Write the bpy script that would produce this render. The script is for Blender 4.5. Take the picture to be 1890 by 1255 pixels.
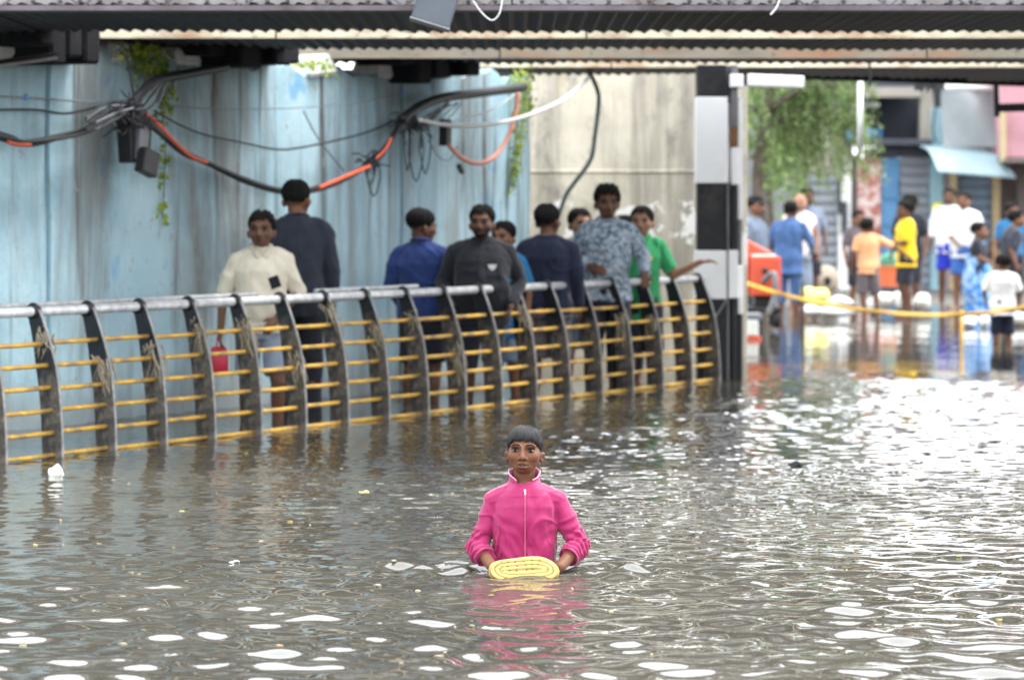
import bpy, bmesh, math, random
import numpy as np
from mathutils import Vector, Matrix

for o in list(bpy.data.objects):
    bpy.data.objects.remove(o, do_unlink=True)
scene = bpy.context.scene
COL = scene.collection
random.seed(7)
RNG = np.random.default_rng(11)

# ------------------------------------------------------------------ camera
CAM_H = 1.576
FPX = 6300.0            # focal length in photo pixels (120 mm on a 36 mm sensor, 1890 px wide)
cam_d = bpy.data.cameras.new('camera')
cam_d.lens = 120.0
cam_d.sensor_width = 36.0
cam_d.shift_y = -(627.5 - 369.0) / 1890.0
cam_d.clip_end = 2000.0
cam_d.dof.use_dof = True
cam_d.dof.focus_distance = 14.45
cam_d.dof.aperture_fstop = 3.5
cam = bpy.data.objects.new('camera', cam_d)
COL.objects.link(cam)
cam.location = (0, 0, CAM_H)
cam.rotation_euler = (math.radians(90), 0, 0)
scene.camera = cam

# ------------------------------------------------------------------ sky, sun, exposure
SUN_EL, SUN_AZ = 60.0, 80.0          # azimuth clockwise from +Y (the view direction)
world = bpy.data.worlds.new('World')
scene.world = world
world.use_nodes = True
wn, wl = world.node_tree.nodes, world.node_tree.links
wn.clear()
w_out = wn.new('ShaderNodeOutputWorld')
w_bg = wn.new('ShaderNodeBackground')
w_sky = wn.new('ShaderNodeTexSky')
w_sky.sky_type = 'NISHITA'
w_sky.sun_disc = False
w_sky.sun_elevation = math.radians(SUN_EL)
w_sky.sun_rotation = math.radians(SUN_AZ)
w_sky.dust_density = 1.5
w_sky.air_density = 1.0
w_sky.ozone_density = 1.0
w_hsv = wn.new('ShaderNodeHueSaturation')       # overcast: the cloud layer takes the blue out
w_hsv.inputs['Saturation'].default_value = 0.22
w_bg.inputs['Strength'].default_value = 0.15
w_mix = wn.new('ShaderNodeMix')                 # even cloud layer over the clear sky
w_mix.data_type = 'RGBA'
w_mix.inputs[0].default_value = 0.72
w_mix.inputs[7].default_value = (9.6, 9.9, 10.3, 1)
wl.new(w_sky.outputs['Color'], w_hsv.inputs['Color'])
wl.new(w_hsv.outputs['Color'], w_mix.inputs[6])
wl.new(w_mix.outputs[2], w_bg.inputs['Color'])
wl.new(w_bg.outputs['Background'], w_out.inputs['Surface'])

sun_d = bpy.data.lights.new('sun', 'SUN')
sun_d.energy = 1.2
sun_d.angle = math.radians(18)
sun_d.color = (1.0, 0.965, 0.91)
sun = bpy.data.objects.new('sun', sun_d)
COL.objects.link(sun)
_el, _az = math.radians(SUN_EL), math.radians(SUN_AZ)
sdir = Vector((math.sin(_az) * math.cos(_el), math.cos(_az) * math.cos(_el), math.sin(_el)))
sun.rotation_euler = sdir.to_track_quat('Z', 'Y').to_euler()
sun.location = sdir * 60

vs = scene.view_settings
vs.view_transform = 'Standard'
vs.look = 'None'
vs.exposure = 1.62
vs.gamma = 1.0
vs.use_curve_mapping = False
scene.cycles.use_denoising = True
scene.cycles.max_bounces = 7
scene.cycles.diffuse_bounces = 4
scene.cycles.glossy_bounces = 4
scene.cycles.caustics_reflective = False
scene.cycles.caustics_refractive = False
scene.cycles.sample_clamp_indirect = 8.0


def P(x, y, Y):
    """World point that the photo shows at pixel (x, y) if it stands Y metres away."""
    return Vector(((x - 945.0) * Y / FPX, Y, CAM_H - (y - 369.0) * Y / FPX))


def YW(y):
    return CAM_H * FPX / (y - 369.0)


# ------------------------------------------------------------------ materials
class NB:
    """Small node-tree builder."""
    def __init__(self, name):
        self.m = bpy.data.materials.new(name)
        self.m.use_nodes = True
        self.t = self.m.node_tree
        self.n, self.l = self.t.nodes, self.t.links
        self.b = self.n['Principled BSDF']

    def new(self, typ, **kw):
        nd = self.n.new(typ)
        for k, v in kw.items():
            setattr(nd, k, v)
        return nd

    def coord(self, kind='Object', scale=(1, 1, 1), loc=(0, 0, 0)):
        tc = self.new('ShaderNodeTexCoord')
        mp = self.new('ShaderNodeMapping')
        mp.inputs['Scale'].default_value = scale
        mp.inputs['Location'].default_value = loc
        self.l.new(tc.outputs[kind], mp.inputs['Vector'])
        return mp.outputs['Vector']

    def noise(self, vec, scale=5, detail=4, rough=0.55, dist=0.0):
        nd = self.new('ShaderNodeTexNoise')
        nd.inputs['Scale'].default_value = scale
        nd.inputs['Detail'].default_value = detail
        nd.inputs['Roughness'].default_value = rough
        nd.inputs['Distortion'].default_value = dist
        self.l.new(vec, nd.inputs['Vector'])
        return nd.outputs['Fac']

    def ramp(self, fac, stops, interp='LINEAR'):
        nd = self.new('ShaderNodeValToRGB')
        nd.color_ramp.interpolation = interp
        el = nd.color_ramp.elements
        while len(el) < len(stops):
            el.new(0.5)
        for e, (p, c) in zip(el, stops):
            e.position = p
            e.color = c if len(c) == 4 else (*c, 1)
        self.l.new(fac, nd.inputs['Fac'])
        return nd.outputs['Color']

    def mix(self, fac, a, b, mode='MIX'):
        nd = self.new('ShaderNodeMix', data_type='RGBA', blend_type=mode)
        for sock, v in ((nd.inputs['Factor'], fac), (nd.inputs['A'], a), (nd.inputs['B'], b)):
            pass
        ins = {s.identifier: s for s in nd.inputs}
        for key, v in (('Factor_Float', fac), ('A_Color', a), ('B_Color', b)):
            s = ins[key]
            if isinstance(v, (int, float)):
                s.default_value = v
            elif isinstance(v, tuple):
                s.default_value = v if len(v) == 4 else (*v, 1)
            else:
                self.l.new(v, s)
        return [s for s in nd.outputs if s.identifier == 'Result_Color'][0]

    def math(self, op, a, b=0.0, clamp=False):
        nd = self.new('ShaderNodeMath', operation=op, use_clamp=clamp)
        for i, v in enumerate((a, b)):
            if isinstance(v, (int, float)):
                nd.inputs[i].default_value = v
            else:
                self.l.new(v, nd.inputs[i])
        return nd.outputs[0]

    def sep(self, vec):
        nd = self.new('ShaderNodeSeparateXYZ')
        self.l.new(vec, nd.inputs[0])
        return nd.outputs

    def color(self, c):
        s = self.b.inputs['Base Color']
        if isinstance(c, tuple):
            s.default_value = (*c[:3], 1)
        else:
            self.l.new(c, s)
        return self

    def set(self, **kw):
        for k, v in kw.items():
            s = self.b.inputs[k.replace('_', ' ')]
            if isinstance(v, (int, float, tuple)):
                s.default_value = v
            else:
                self.l.new(v, s)
        return self

    def bump(self, fac, strength=0.3, dist=0.01):
        nd = self.new('ShaderNodeBump')
        nd.inputs['Strength'].default_value = strength
        nd.inputs['Distance'].default_value = dist
        self.l.new(fac, nd.inputs['Height'])
        self.l.new(nd.outputs['Normal'], self.b.inputs['Normal'])
        return self


def simple(name, col, rough=0.7, var=0.25, scale=6.0, metal=0.0, bump=0.15, bd=0.004, stain=None, stain_amt=0.4, spec=0.4):
    """Painted or bare surface with tone variation, optional stain colour and fine relief."""
    b = NB(name)
    v = b.coord('Object')
    n1 = b.noise(v, scale, 5, 0.6)
    lo = tuple(c * (1 - var) for c in col)
    hi = tuple(min(1, c * (1 + var * 0.7)) for c in col)
    c = b.ramp(n1, [(0.3, lo), (0.7, hi)])
    if stain:
        n2 = b.noise(v, scale * 0.45, 6, 0.68, 0.4)
        f = b.ramp(n2, [(0.5, (0, 0, 0)), (0.66, (stain_amt,) * 3)])
        c = b.mix(f, c, stain)
    b.color(c).set(Roughness=rough, Metallic=metal, Specular_IOR_Level=spec)
    b.bump(b.noise(v, scale * 7, 4, 0.6), bump, bd)
    return b.m


def cloth(name, col, var=0.15, rough=0.92, pattern=None):
    b = NB(name)
    v = b.coord('Object')
    n1 = b.noise(v, 9, 4, 0.6)
    c = b.ramp(n1, [(0.3, tuple(x * (1 - var) for x in col)), (0.7, tuple(min(1, x * (1 + var)) for x in col))])
    if pattern:
        n2 = b.noise(v, pattern[1], 3, 0.6, 1.2)
        c = b.mix(b.ramp(n2, [(0.47, (0, 0, 0)), (0.53, (1, 1, 1))]), c, pattern[0])
        n3 = b.noise(v, pattern[1] * 1.7, 2, 0.5, 2.0)
        c = b.mix(b.ramp(n3, [(0.6, (0, 0, 0)), (0.64, (1, 1, 1))]), c, pattern[2])
    b.color(c).set(Roughness=rough, Specular_IOR_Level=0.2, Sheen_Weight=0.15)
    b.bump(b.noise(v, 320, 2, 0.5), 0.15, 0.001)
    return b.m


def skin_mat(name, col):
    b = NB(name)
    at = b.new('ShaderNodeAttribute', attribute_name='tint')
    v = b.coord('Object')
    n1 = b.noise(v, 26, 3, 0.6)
    c = b.ramp(n1, [(0.3, tuple(x * 0.88 for x in col)), (0.7, tuple(x * 1.1 for x in col))])
    c = b.mix(1.0, c, at.outputs['Color'], 'MULTIPLY')
    b.color(c).set(Roughness=0.55, Specular_IOR_Level=0.28, Subsurface_Weight=0.08,
                   Subsurface_Radius=(0.012, 0.005, 0.003))
    b.bump(b.noise(v, 220, 3, 0.6), 0.08, 0.001)
    return b.m


M = {}
M['skin_boy'] = skin_mat('skin of the boy', (0.150, 0.063, 0.034))
M['skin_a'] = skin_mat('brown skin', (0.20, 0.095, 0.056))
M['skin_b'] = skin_mat('dark brown skin', (0.135, 0.066, 0.041))
M['skin_c'] = skin_mat('light brown skin', (0.34, 0.18, 0.12))


def hair_mat(name, col, rough):
    b = NB(name)
    v = b.coord('Object', (1, 1, 0.25))
    c = b.ramp(b.noise(v, 260, 3, 0.6), [(0.3, tuple(x * 0.6 for x in col)), (0.75, tuple(x * 2.0 for x in col))])
    b.color(c).set(Roughness=rough, Specular_IOR_Level=0.28 if rough < 0.5 else 0.15)
    return b.m


M['hair'] = hair_mat('black hair', (0.009, 0.008, 0.008), 0.72)
M['hair_wet'] = hair_mat('wet black hair', (0.010, 0.010, 0.012), 0.45)
M['hair_grey'] = hair_mat('grey hair', (0.14, 0.13, 0.12), 0.7)


def tag(o, label=None, cat=None, group=None, kind=None):
    if label:
        o['label'] = label
    if cat:
        o['category'] = cat
    if group:
        o['group'] = group
    if kind:
        o['kind'] = kind
    return o


def empty(name, loc, label=None, cat=None, group=None):
    o = bpy.data.objects.new(name, None)
    COL.objects.link(o)
    o.location = loc
    o.empty_display_size = 0.2
    return tag(o, label, cat, group)


def link_mesh(name, me, mat=None, parent=None, loc=(0, 0, 0)):
    o = bpy.data.objects.new(name, me)
    COL.objects.link(o)
    o.location = loc
    if mat is not None:
        mats = mat if isinstance(mat, (list, tuple)) else [mat]
        if len(me.materials) == 0:
            for m in mats:
                me.materials.append(m)
    if parent is not None:
        o.parent = parent
    return o


class MB:
    """Collects primitive shapes; build() links them as ONE mesh object."""
    def __init__(self):
        self.v, self.f = [], []

    def add(self, verts, faces):
        k = len(self.v)
        self.v.extend([tuple(p) for p in verts])
        self.f.extend([tuple(i + k for i in f) for f in faces])
        return self

    def box(self, c, s, R=None, taper=1.0):
        c = Vector(c)
        hx, hy, hz = s[0] / 2, s[1] / 2, s[2] / 2
        pts = []
        for dz in (-1, 1):
            t = taper if dz > 0 else 1.0
            for dx, dy in ((-1, -1), (1, -1), (1, 1), (-1, 1)):
                p = Vector((dx * hx * t, dy * hy * t, dz * hz))
                pts.append(c + (R @ p if R is not None else p))
        return self.add(pts, [(0, 3, 2, 1), (4, 5, 6, 7), (0, 1, 5, 4), (1, 2, 6, 5), (2, 3, 7, 6), (3, 0, 4, 7)])

    def beam(self, a, b, w, h, up=Vector((0, 0, 1))):
        """Box from a to b, w wide (sideways) and h high."""
        a, b = Vector(a), Vector(b)
        d = (b - a)
        L = d.length
        d.normalize()
        side = d.cross(up)
        if side.length < 1e-5:
            side = Vector((1, 0, 0))
        side.normalize()
        u = side.cross(d).normalized()
        R = Matrix((side, d, u)).transposed()
        return self.box((a + b) / 2, (w, L, h), R)

    def tube(self, pts, r, n=8, cap=True, flat=1.0):
        pts = [Vector(p) for p in pts]
        k = len(pts)
        rs = r if isinstance(r, (list, tuple)) else [r] * k
        vs_, fs = [], []
        prev = None
        for i, p in enumerate(pts):
            t = (pts[min(i + 1, k - 1)] - pts[max(i - 1, 0)])
            t = t.normalized() if t.length > 1e-9 else Vector((0, 0, 1))
            if prev is None:
                a = Vector((0, 0, 1)) if abs(t.z) < 0.9 else Vector((1, 0, 0))
                u = t.cross(a).normalized()
            else:
                u = (prev - t * prev.dot(t))
                u = u.normalized() if u.length > 1e-6 else t.orthogonal().normalized()
            prev = u
            w = t.cross(u)
            for j in range(n):
                an = 2 * math.pi * j / n
                vs_.append(p + (u * math.cos(an) + w * math.sin(an) * flat) * rs[i])
        for i in range(k - 1):
            for j in range(n):
                fs.append((i * n + j, i * n + (j + 1) % n, (i + 1) * n + (j + 1) % n, (i + 1) * n + j))
        if cap:
            fs.append(tuple(range(n - 1, -1, -1)))
            fs.append(tuple((k - 1) * n + j for j in range(n)))
        return self.add(vs_, fs)

    def ell(self, c, r, R=None, nu=14, nv=9):
        c = Vector(c)
        if not isinstance(r, (list, tuple)):
            r = (r, r, r)
        vs_, fs = [], []
        for i in range(1, nv):
            th = math.pi * i / nv
            for j in range(nu):
                ph = 2 * math.pi * j / nu
                p = Vector((r[0] * math.sin(th) * math.cos(ph), r[1] * math.sin(th) * math.sin(ph), r[2] * math.cos(th)))
                vs_.append(c + (R @ p if R is not None else p))
        top, bot = Vector((0, 0, r[2])), Vector((0, 0, -r[2]))
        vs_.append(c + (R @ top if R is not None else top))
        vs_.append(c + (R @ bot if R is not None else bot))
        T, B = len(vs_) - 2, len(vs_) - 1
        for i in range(nv - 2):
            for j in range(nu):
                fs.append((i * nu + j, (i + 1) * nu + j, (i + 1) * nu + (j + 1) % nu, i * nu + (j + 1) % nu))
        for j in range(nu):
            fs.append((T, j, (j + 1) % nu))
            fs.append((B, (nv - 2) * nu + (j + 1) % nu, (nv - 2) * nu + j))
        return self.add(vs_, fs)

    def cap(self, a, b, ra, rb):
        """Tapered capsule."""
        a, b = Vector(a), Vector(b)
        d = b - a
        L = d.length
        if L < 1e-6:
            return self.ell(a, max(ra, rb))
        d.normalize()
        pts, rs = [], []
        for t in (-0.96, -0.7, -0.35):
            pts.append(a + d * ra * t)
            rs.append(ra * math.sqrt(1 - t * t))
        for s in (0.0, 0.33, 0.67, 1.0):
            pts.append(a + d * L * s)
            rs.append(ra + (rb - ra) * s)
        for t in (0.35, 0.7, 0.96):
            pts.append(b + d * rb * t)
            rs.append(rb * math.sqrt(1 - t * t))
        return self.tube(pts, rs, 12)

    def loft(self, rings, L=Vector((1, 0, 0)), F=Vector((0, -1, 0)), n=20):
        """rings: (centre Vector, rx, ry) stacked bottom to top."""
        vs_, fs = [], []
        for c, rx, ry in rings:
            for j in range(n):
                an = 2 * math.pi * j / n
                ca, sa = math.cos(an), math.sin(an)
                ca = math.copysign(abs(ca) ** 0.85, ca)
                sa = math.copysign(abs(sa) ** 0.85, sa)
                vs_.append(Vector(c) + L * (rx * ca) + F * (ry * sa))
        k = len(rings)
        for i in range(k - 1):
            for j in range(n):
                fs.append((i * n + j, i * n + (j + 1) % n, (i + 1) * n + (j + 1) % n, (i + 1) * n + j))
        fs.append(tuple(range(n - 1, -1, -1)))
        fs.append(tuple((k - 1) * n + j for j in range(n)))
        return self.add(vs_, fs)

    def mesh(self, name, smooth=False, bevel=0.0):
        me = bpy.data.meshes.new(name)
        me.from_pydata(self.v, [], self.f)
        me.update()
        if bevel > 0:
            bm = bmesh.new()
            bm.from_mesh(me)
            bmesh.ops.recalc_face_normals(bm, faces=bm.faces)
            es = [e for e in bm.edges if len(e.link_faces) == 2 and e.calc_face_angle(0) > 0.6]
            bmesh.ops.bevel(bm, geom=es, offset=bevel, segments=1, affect='EDGES', clamp_overlap=True)
            bm.to_mesh(me)
            bm.free()
        if smooth:
            me.polygons.foreach_set('use_smooth', [True] * len(me.polygons))
        return me

    def build(self, name, mat, parent=None, smooth=False, bevel=0.0, loc=(0, 0, 0)):
        return link_mesh(name, self.mesh(name, smooth, bevel), mat, parent, loc)


def spline(pts, m=8):
    """Catmull-Rom through the points."""
    pts = [Vector(p) for p in pts]
    out = []
    for i in range(len(pts) - 1):
        p0, p1, p2, p3 = pts[max(i - 1, 0)], pts[i], pts[i + 1], pts[min(i + 2, len(pts) - 1)]
        for k in range(m):
            t = k / m
            out.append(0.5 * ((2 * p1) + (p2 - p0) * t + (2 * p0 - 5 * p1 + 4 * p2 - p3) * t * t + (3 * p1 - p0 - 3 * p2 + p3) * t ** 3))
    out.append(pts[-1])
    return out


def fuse(mb, voxel, smooth_it=4, sm=0.5):
    """Melts overlapping closed shapes into one continuous skin; returns a mesh."""
    me = mb.mesh('tmp')
    ob = bpy.data.objects.new('tmp', me)
    COL.objects.link(ob)
    r = ob.modifiers.new('r', 'REMESH')
    r.mode = 'VOXEL'
    r.voxel_size = voxel
    r.use_smooth_shade = True
    if smooth_it:
        s = ob.modifiers.new('s', 'SMOOTH')
        s.factor = sm
        s.iterations = smooth_it
    dg = bpy.context.evaluated_depsgraph_get()
    out = bpy.data.meshes.new_from_object(ob.evaluated_get(dg))
    bpy.data.objects.remove(ob, do_unlink=True)
    bpy.data.meshes.remove(me)
    out.polygons.foreach_set('use_smooth', [True] * len(out.polygons))
    return out


def get_co(me):
    a = np.empty(len(me.vertices) * 3, np.float32)
    me.vertices.foreach_get('co', a)
    return a.reshape(-1, 3).astype(np.float64)


def get_no(me):
    a = np.empty(len(me.vertices) * 3, np.float32)
    me.vertices.foreach_get('normal', a)
    return a.reshape(-1, 3).astype(np.float64)


def set_co(me, co):
    me.vertices.foreach_set('co', co.astype(np.float32).ravel())
    me.update()


def set_tint(me, rgb):
    at = me.color_attributes.new('tint', 'FLOAT_COLOR', 'POINT')
    a = np.ones((len(me.vertices), 4), np.float32)
    a[:, :3] = rgb
    at.data.foreach_set('color', a.ravel())


def fnoise(co, freq, seed, n=10, stretch=(1, 1, 1)):
    """Cheap smooth noise: a sum of randomly turned sines, about -1..1."""
    r = np.random.default_rng(seed)
    out = np.zeros(len(co))
    c = co * np.array(stretch)
    for _ in range(n):
        d = r.normal(size=3)
        d /= np.linalg.norm(d)
        out += np.sin(c @ d * freq * r.uniform(0.6, 1.6) * 2 * math.pi + r.uniform(0, 6.28))
    return out / math.sqrt(n) * 0.8
# ================================================================== THE SETTING
# ------------------------------------------------------------------ ground under and behind the flood
def ground_z(Y):
    return float(np.interp(Y, [-60, 34, 44, 49, 53, 60, 400], [-0.72, -0.70, -0.16, -0.06, 0.05, 0.10, 0.12]))


b = NB('wet earth and asphalt')
v = b.coord('Object')
c = b.ramp(b.noise(v, 0.8, 6, 0.65), [(0.3, (0.05, 0.044, 0.038)), (0.55, (0.10, 0.09, 0.078)), (0.75, (0.16, 0.145, 0.13))])
b.color(c).set(Roughness=0.6).bump(b.noise(v, 14, 6, 0.7), 0.5, 0.03)
M['ground'] = b.m
mb = MB()
xs = [-400, -60, -20, -8, 0, 8, 20, 60, 400]
ys = [-60, 0, 20, 34, 39, 44, 49, 51, 53, 56, 60, 80, 150, 400]
mb.add([(x, y, ground_z(y)) for y in ys for x in xs],
       [(j * len(xs) + i, j * len(xs) + i + 1, (j + 1) * len(xs) + i + 1, (j + 1) * len(xs) + i)
        for j in range(len(ys) - 1) for i in range(len(xs) - 1)])
tag(mb.build('ground', M['ground']), kind='structure')

# ------------------------------------------------------------------ flood water: a real displaced surface
def axis(segs):
    out = [segs[0][0]]
    for a, bnd, s0, s1 in segs:
        p = a
        while p < bnd - 1e-6:
            t = (p - a) / (bnd - a)
            p += s0 + (s1 - s0) * t
            out.append(min(p, bnd))
    return np.array(sorted(set(np.round(out, 5))))


wx = axis([(-60, -9, 6, 1.0), (-9, -3.6, 0.3, 0.05), (-3.6, 3.6, 0.028, 0.028), (3.6, 9, 0.045, 0.09), (9, 60, 0.8, 6)])
wy = axis([(-60, 6, 6, 1.5), (6, 10.4, 0.3, 0.03), (10.4, 20, 0.022, 0.03), (20, 30, 0.035, 0.05), (30, 53.5, 0.06, 0.16)])
GX, GY = np.meshgrid(wx, wy)


def sstep(a, bnd, x):
    t = np.clip((x - a) / (bnd - a), 0, 1)
    return t * t * (3 - 2 * t)


def waves(l0, l1, slope, n, seed, ani=0.0):
    r = np.random.default_rng(seed)
    out = np.zeros_like(GX)
    for _ in range(n):
        lam = l0 * (l1 / l0) ** r.uniform()
        k = 2 * math.pi / lam
        th = r.uniform(0, 2 * math.pi)
        if ani > 0:
            th = math.pi / 2 + r.normal() * (1 - ani) * 1.2
        out += slope * math.sqrt(2 / n) / k * np.sin(k * (math.cos(th) * GX + math.sin(th) * GY) + r.uniform(0, 6.28))
    return out


near = 1 - sstep(13.6, 16.0, GY)
wob = 0.7 * np.sin(GX * 1.3 + 0.5) + 0.5 * np.sin(GX * 2.9 + GY * 0.7)
calm = 1 - 0.84 * sstep(28.8, 31.6, GY + wob) + 0.30 * sstep(36, 41, GY + 2 * wob)
lump = 0.5 + 0.5 * np.sin(GX * 1.9 + 1.0) * np.sin(GY * 0.9 + 0.4 * GX)
left = 1 - sstep(-1.2, 1.6, GX - (GY - 22) * 0.12)
WZ = waves(0.15, 0.33, 0.122, 80, 1) * (0.30 + 0.70 * near) * calm
WZ += waves(0.12, 0.26, 0.095, 60, 2, 0.3) * (0.30 + 0.70 * sstep(13.2, 16.5, GY)) * (1 - 0.45 * left) * calm * (0.7 + 0.5 * lump)
WZ += waves(0.075, 0.14, 0.050, 44, 3, 0.2) * sstep(13.8, 17.5, GY) * (1 - 0.55 * left) * calm * (0.5 + 0.8 * lump)
WZ += waves(1.2, 2.6, 0.012, 14, 4) * calm
# rings where drops and debris fall
rr = np.random.default_rng(5)
for _ in range(46):
    cx, cy = rr.uniform(-2.3, 2.2), rr.uniform(11.2, 19.5)
    d = np.hypot(GX - cx, GY - cy)
    R0, w = rr.uniform(0.05, 0.22), 0.05
    WZ += 0.0016 * np.cos((d - R0) * 2 * math.pi / 0.075) * np.exp(-((d - R0) / w) ** 2)
# the boy's wake
BX, BY = 0.053, 14.47
d = np.hypot((GX - BX) * 0.8, GY - BY)
WZ += 0.0075 * np.cos((d - 0.2) * 2 * math.pi / 0.16) * np.exp(-((d - 0.34) / 0.20) ** 2)
ax_ = np.abs(GX - BX)
for off, wd, am, fq, x0, x1 in ((0.02, 0.040, 0.0175, 9, 0.16, 0.62), (0.11, 0.036, 0.0165, 13, 0.10, 0.52), (0.20, 0.042, 0.0175, 7, 0.14, 0.70), (-0.07, 0.035, 0.0120, 11, 0.20, 0.58)):
    side = sstep(x0, x0 + 0.08, ax_) * (1 - sstep(x1 - 0.2, x1, ax_))
    ln_ = BY + off + 0.10 * ax_ + 0.018 * np.sin(GX * fq * 1.7 + off * 90)
    WZ += 1.55 * am * np.exp(-((GY - ln_) / wd) ** 2) * side * (0.85 + 0.3 * np.sin(GX * fq + off * 40) + 0.2 * np.sin(GX * fq * 3.1))
edge = sstep(-59, 7, GY)
WZ *= edge
# shallow lap at the boundary
nx, ny = len(wx), len(wy)
wm = bpy.data.meshes.new('flood_water')
co = np.stack([GX, GY, WZ], -1).reshape(-1, 3).astype(np.float32)
wm.vertices.add(nx * ny)
wm.vertices.foreach_set('co', co.ravel())
ii = (np.arange(ny - 1)[:, None] * nx + np.arange(nx - 1)[None, :]).ravel()
quads = np.stack([ii, ii + 1, ii + nx + 1, ii + nx], -1).astype(np.int32)
wm.loops.add(quads.size)
wm.loops.foreach_set('vertex_index', quads.ravel())
wm.polygons.add(len(quads))
wm.polygons.foreach_set('loop_start', np.arange(len(quads), dtype=np.int32) * 4)
wm.polygons.foreach_set('loop_total', np.full(len(quads), 4, np.int32))
wm.polygons.foreach_set('use_smooth', np.ones(len(quads), bool))
wm.update()
b = NB('murky flood water')
v = b.coord('Object')
c = b.ramp(b.noise(v, 0.7, 4, 0.6), [(0.35, (0.056, 0.053, 0.043)), (0.65, (0.082, 0.077, 0.062))])
b.color(c).set(Roughness=0.035, IOR=1.7, Specular_IOR_Level=0.5)
bn = b.noise(b.coord('Object', (1, 1, 1)), 9, 3, 0.5)
b.bump(bn, 0.10, 0.01)
M['water'] = b.m
water = link_mesh('flood_water', wm, M['water'])
tag(water, 'murky brown flood water filling the underpass, rippled and glinting', kind='structure')


def wz_at(x, y):
    i = min(max(np.searchsorted(wx, x), 0), nx - 1)
    j = min(max(np.searchsorted(wy, y), 0), ny - 1)
    return float(WZ[j, i])


# ------------------------------------------------------------------ line of the railing, footpath and blue wall
F0 = Vector((-2.81, 20.947, 0))
FD = Vector((0.4648, 0.8854, 0))
FN = Vector((0.8854, -0.4648, 0))          # towards the road
POST = 0.5767
W0 = F0 - FN * 1.70


def wallp(t, z, out=0.0):
    return W0 + FD * t + FN * out + Vector((0, 0, z))


def wall_t(px):
    """Parameter along the wall at a photo column."""
    r = (px - 945) / FPX
    return (r * W0.y - W0.x) / (FD.x - r * FD.y)


def on_wall(px, py, out=0.12):
    """Point on the wall (out metres in front of it) seen at a photo pixel."""
    w = W0 + FN * out
    r = (px - 945) / FPX
    t = (r * w.y - w.x) / (FD.x - r * FD.y)
    Y = w.y + FD.y * t
    return P(px, py, Y)


M['path'] = simple('wet footpath concrete', (0.16, 0.15, 0.14), 0.5, 0.3, 3)
mb = MB()
a, bb, c2, d2 = [F0 + FD * t + FN * o for t, o in ((-8, 0.12), (11.0, 0.12), (11.0, -1.7), (-8, -1.7))]
top, bot = -0.20, -0.75
mb.add([(p.x, p.y, z) for z in (bot, top) for p in (a, bb, c2, d2)],
       [(3, 2, 1, 0), (4, 5, 6, 7), (0, 1, 5, 4), (1, 2, 6, 5), (2, 3, 7, 6), (3, 0, 4, 7)])
tag(mb.build('footpath', M['path']), kind='structure')

# blue wall -----------------------------------------------------------------
b = NB('weathered blue wall paint')
v = b.coord('Object')
vs_ = b.coord('Object', (1, 1, 0.05))
base = b.ramp(b.noise(v, 0.9, 6, 0.62), [(0.3, (0.255, 0.42, 0.505)), (0.5, (0.36, 0.545, 0.63)), (0.72, (0.46, 0.635, 0.70))])
# uneven roller coats and chalky bloom
base = b.mix(b.ramp(b.noise(b.coord('Object', (1, 1, 0.6), (1, 1, 5)), 5.5, 6, 0.7), [(0.42, (0, 0, 0)), (0.7, (0.45,) * 3)]), base, (0.53, 0.68, 0.73))
# patches of fresher blue paint
f1 = b.ramp(b.noise(b.coord('Object', (1, 1, 1), (9, 3, 1)), 1.7, 3, 0.5), [(0.66, (0, 0, 0)), (0.70, (0.7,) * 3)])
base = b.mix(f1, base, (0.16, 0.40, 0.66))
# broad grey-brown seep stains running down, strongest near the joints
s1 = b.ramp(b.noise(b.coord('Object', (1, 1, 0.16)), 1.25, 6, 0.66, 0.5), [(0.48, (0, 0, 0)), (0.63, (0.8,) * 3)])
base = b.mix(s1, base, (0.185, 0.175, 0.16))
# narrow dark runs, only here and there and fading downwards
zz0 = b.sep(v)[2]
area = b.ramp(b.noise(b.coord('Object', (1, 1, 0.25), (5, 5, 1)), 1.0, 3, 0.5), [(0.40, (0, 0, 0)), (0.52, (1, 1, 1))])
runs = b.ramp(b.noise(b.coord('Object', (1, 1, 0.035), (3, 8, 2)), 5.5, 5, 0.7, 0.35), [(0.55, (0, 0, 0)), (0.63, (0.9,) * 3)])
dn = b.math('ADD', 0.35, b.math('MULTIPLY', zz0, 0.32), True)
base = b.mix(b.math('MULTIPLY', b.math('MULTIPLY', area, runs), dn), base, (0.085, 0.075, 0.068))
# flaked spots down to bare render
fl = b.ramp(b.noise(b.coord('Object', (1, 1, 0.8), (2, 9, 4)), 7, 6, 0.75), [(0.62, (0, 0, 0)), (0.645, (0.8,) * 3)])
base = b.mix(fl, base, (0.33, 0.34, 0.32))
sp = b.ramp(b.noise(b.coord('Object', (1, 1, 1), (2, 1, 4)), 34, 3, 0.6), [(0.66, (0, 0, 0)), (0.70, (0.5,) * 3)])
base = b.mix(sp, base, (0.14, 0.15, 0.15))
# grey tide mark near the water
zz = b.sep(v)[2]
tn = b.math('ADD', zz, b.math('MULTIPLY', b.noise(v, 2.5, 4, 0.6), 0.5))
tf = b.ramp(tn, [(0.30, (0.75,) * 3), (0.62, (0, 0, 0))])
base = b.mix(tf, base, (0.22, 0.235, 0.235))
b.color(base).set(Roughness=0.8, Specular_IOR_Level=0.3)
b.bump(b.noise(v, 18, 6, 0.7), 0.5, 0.012)
M['bluewall'] = b.m

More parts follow.
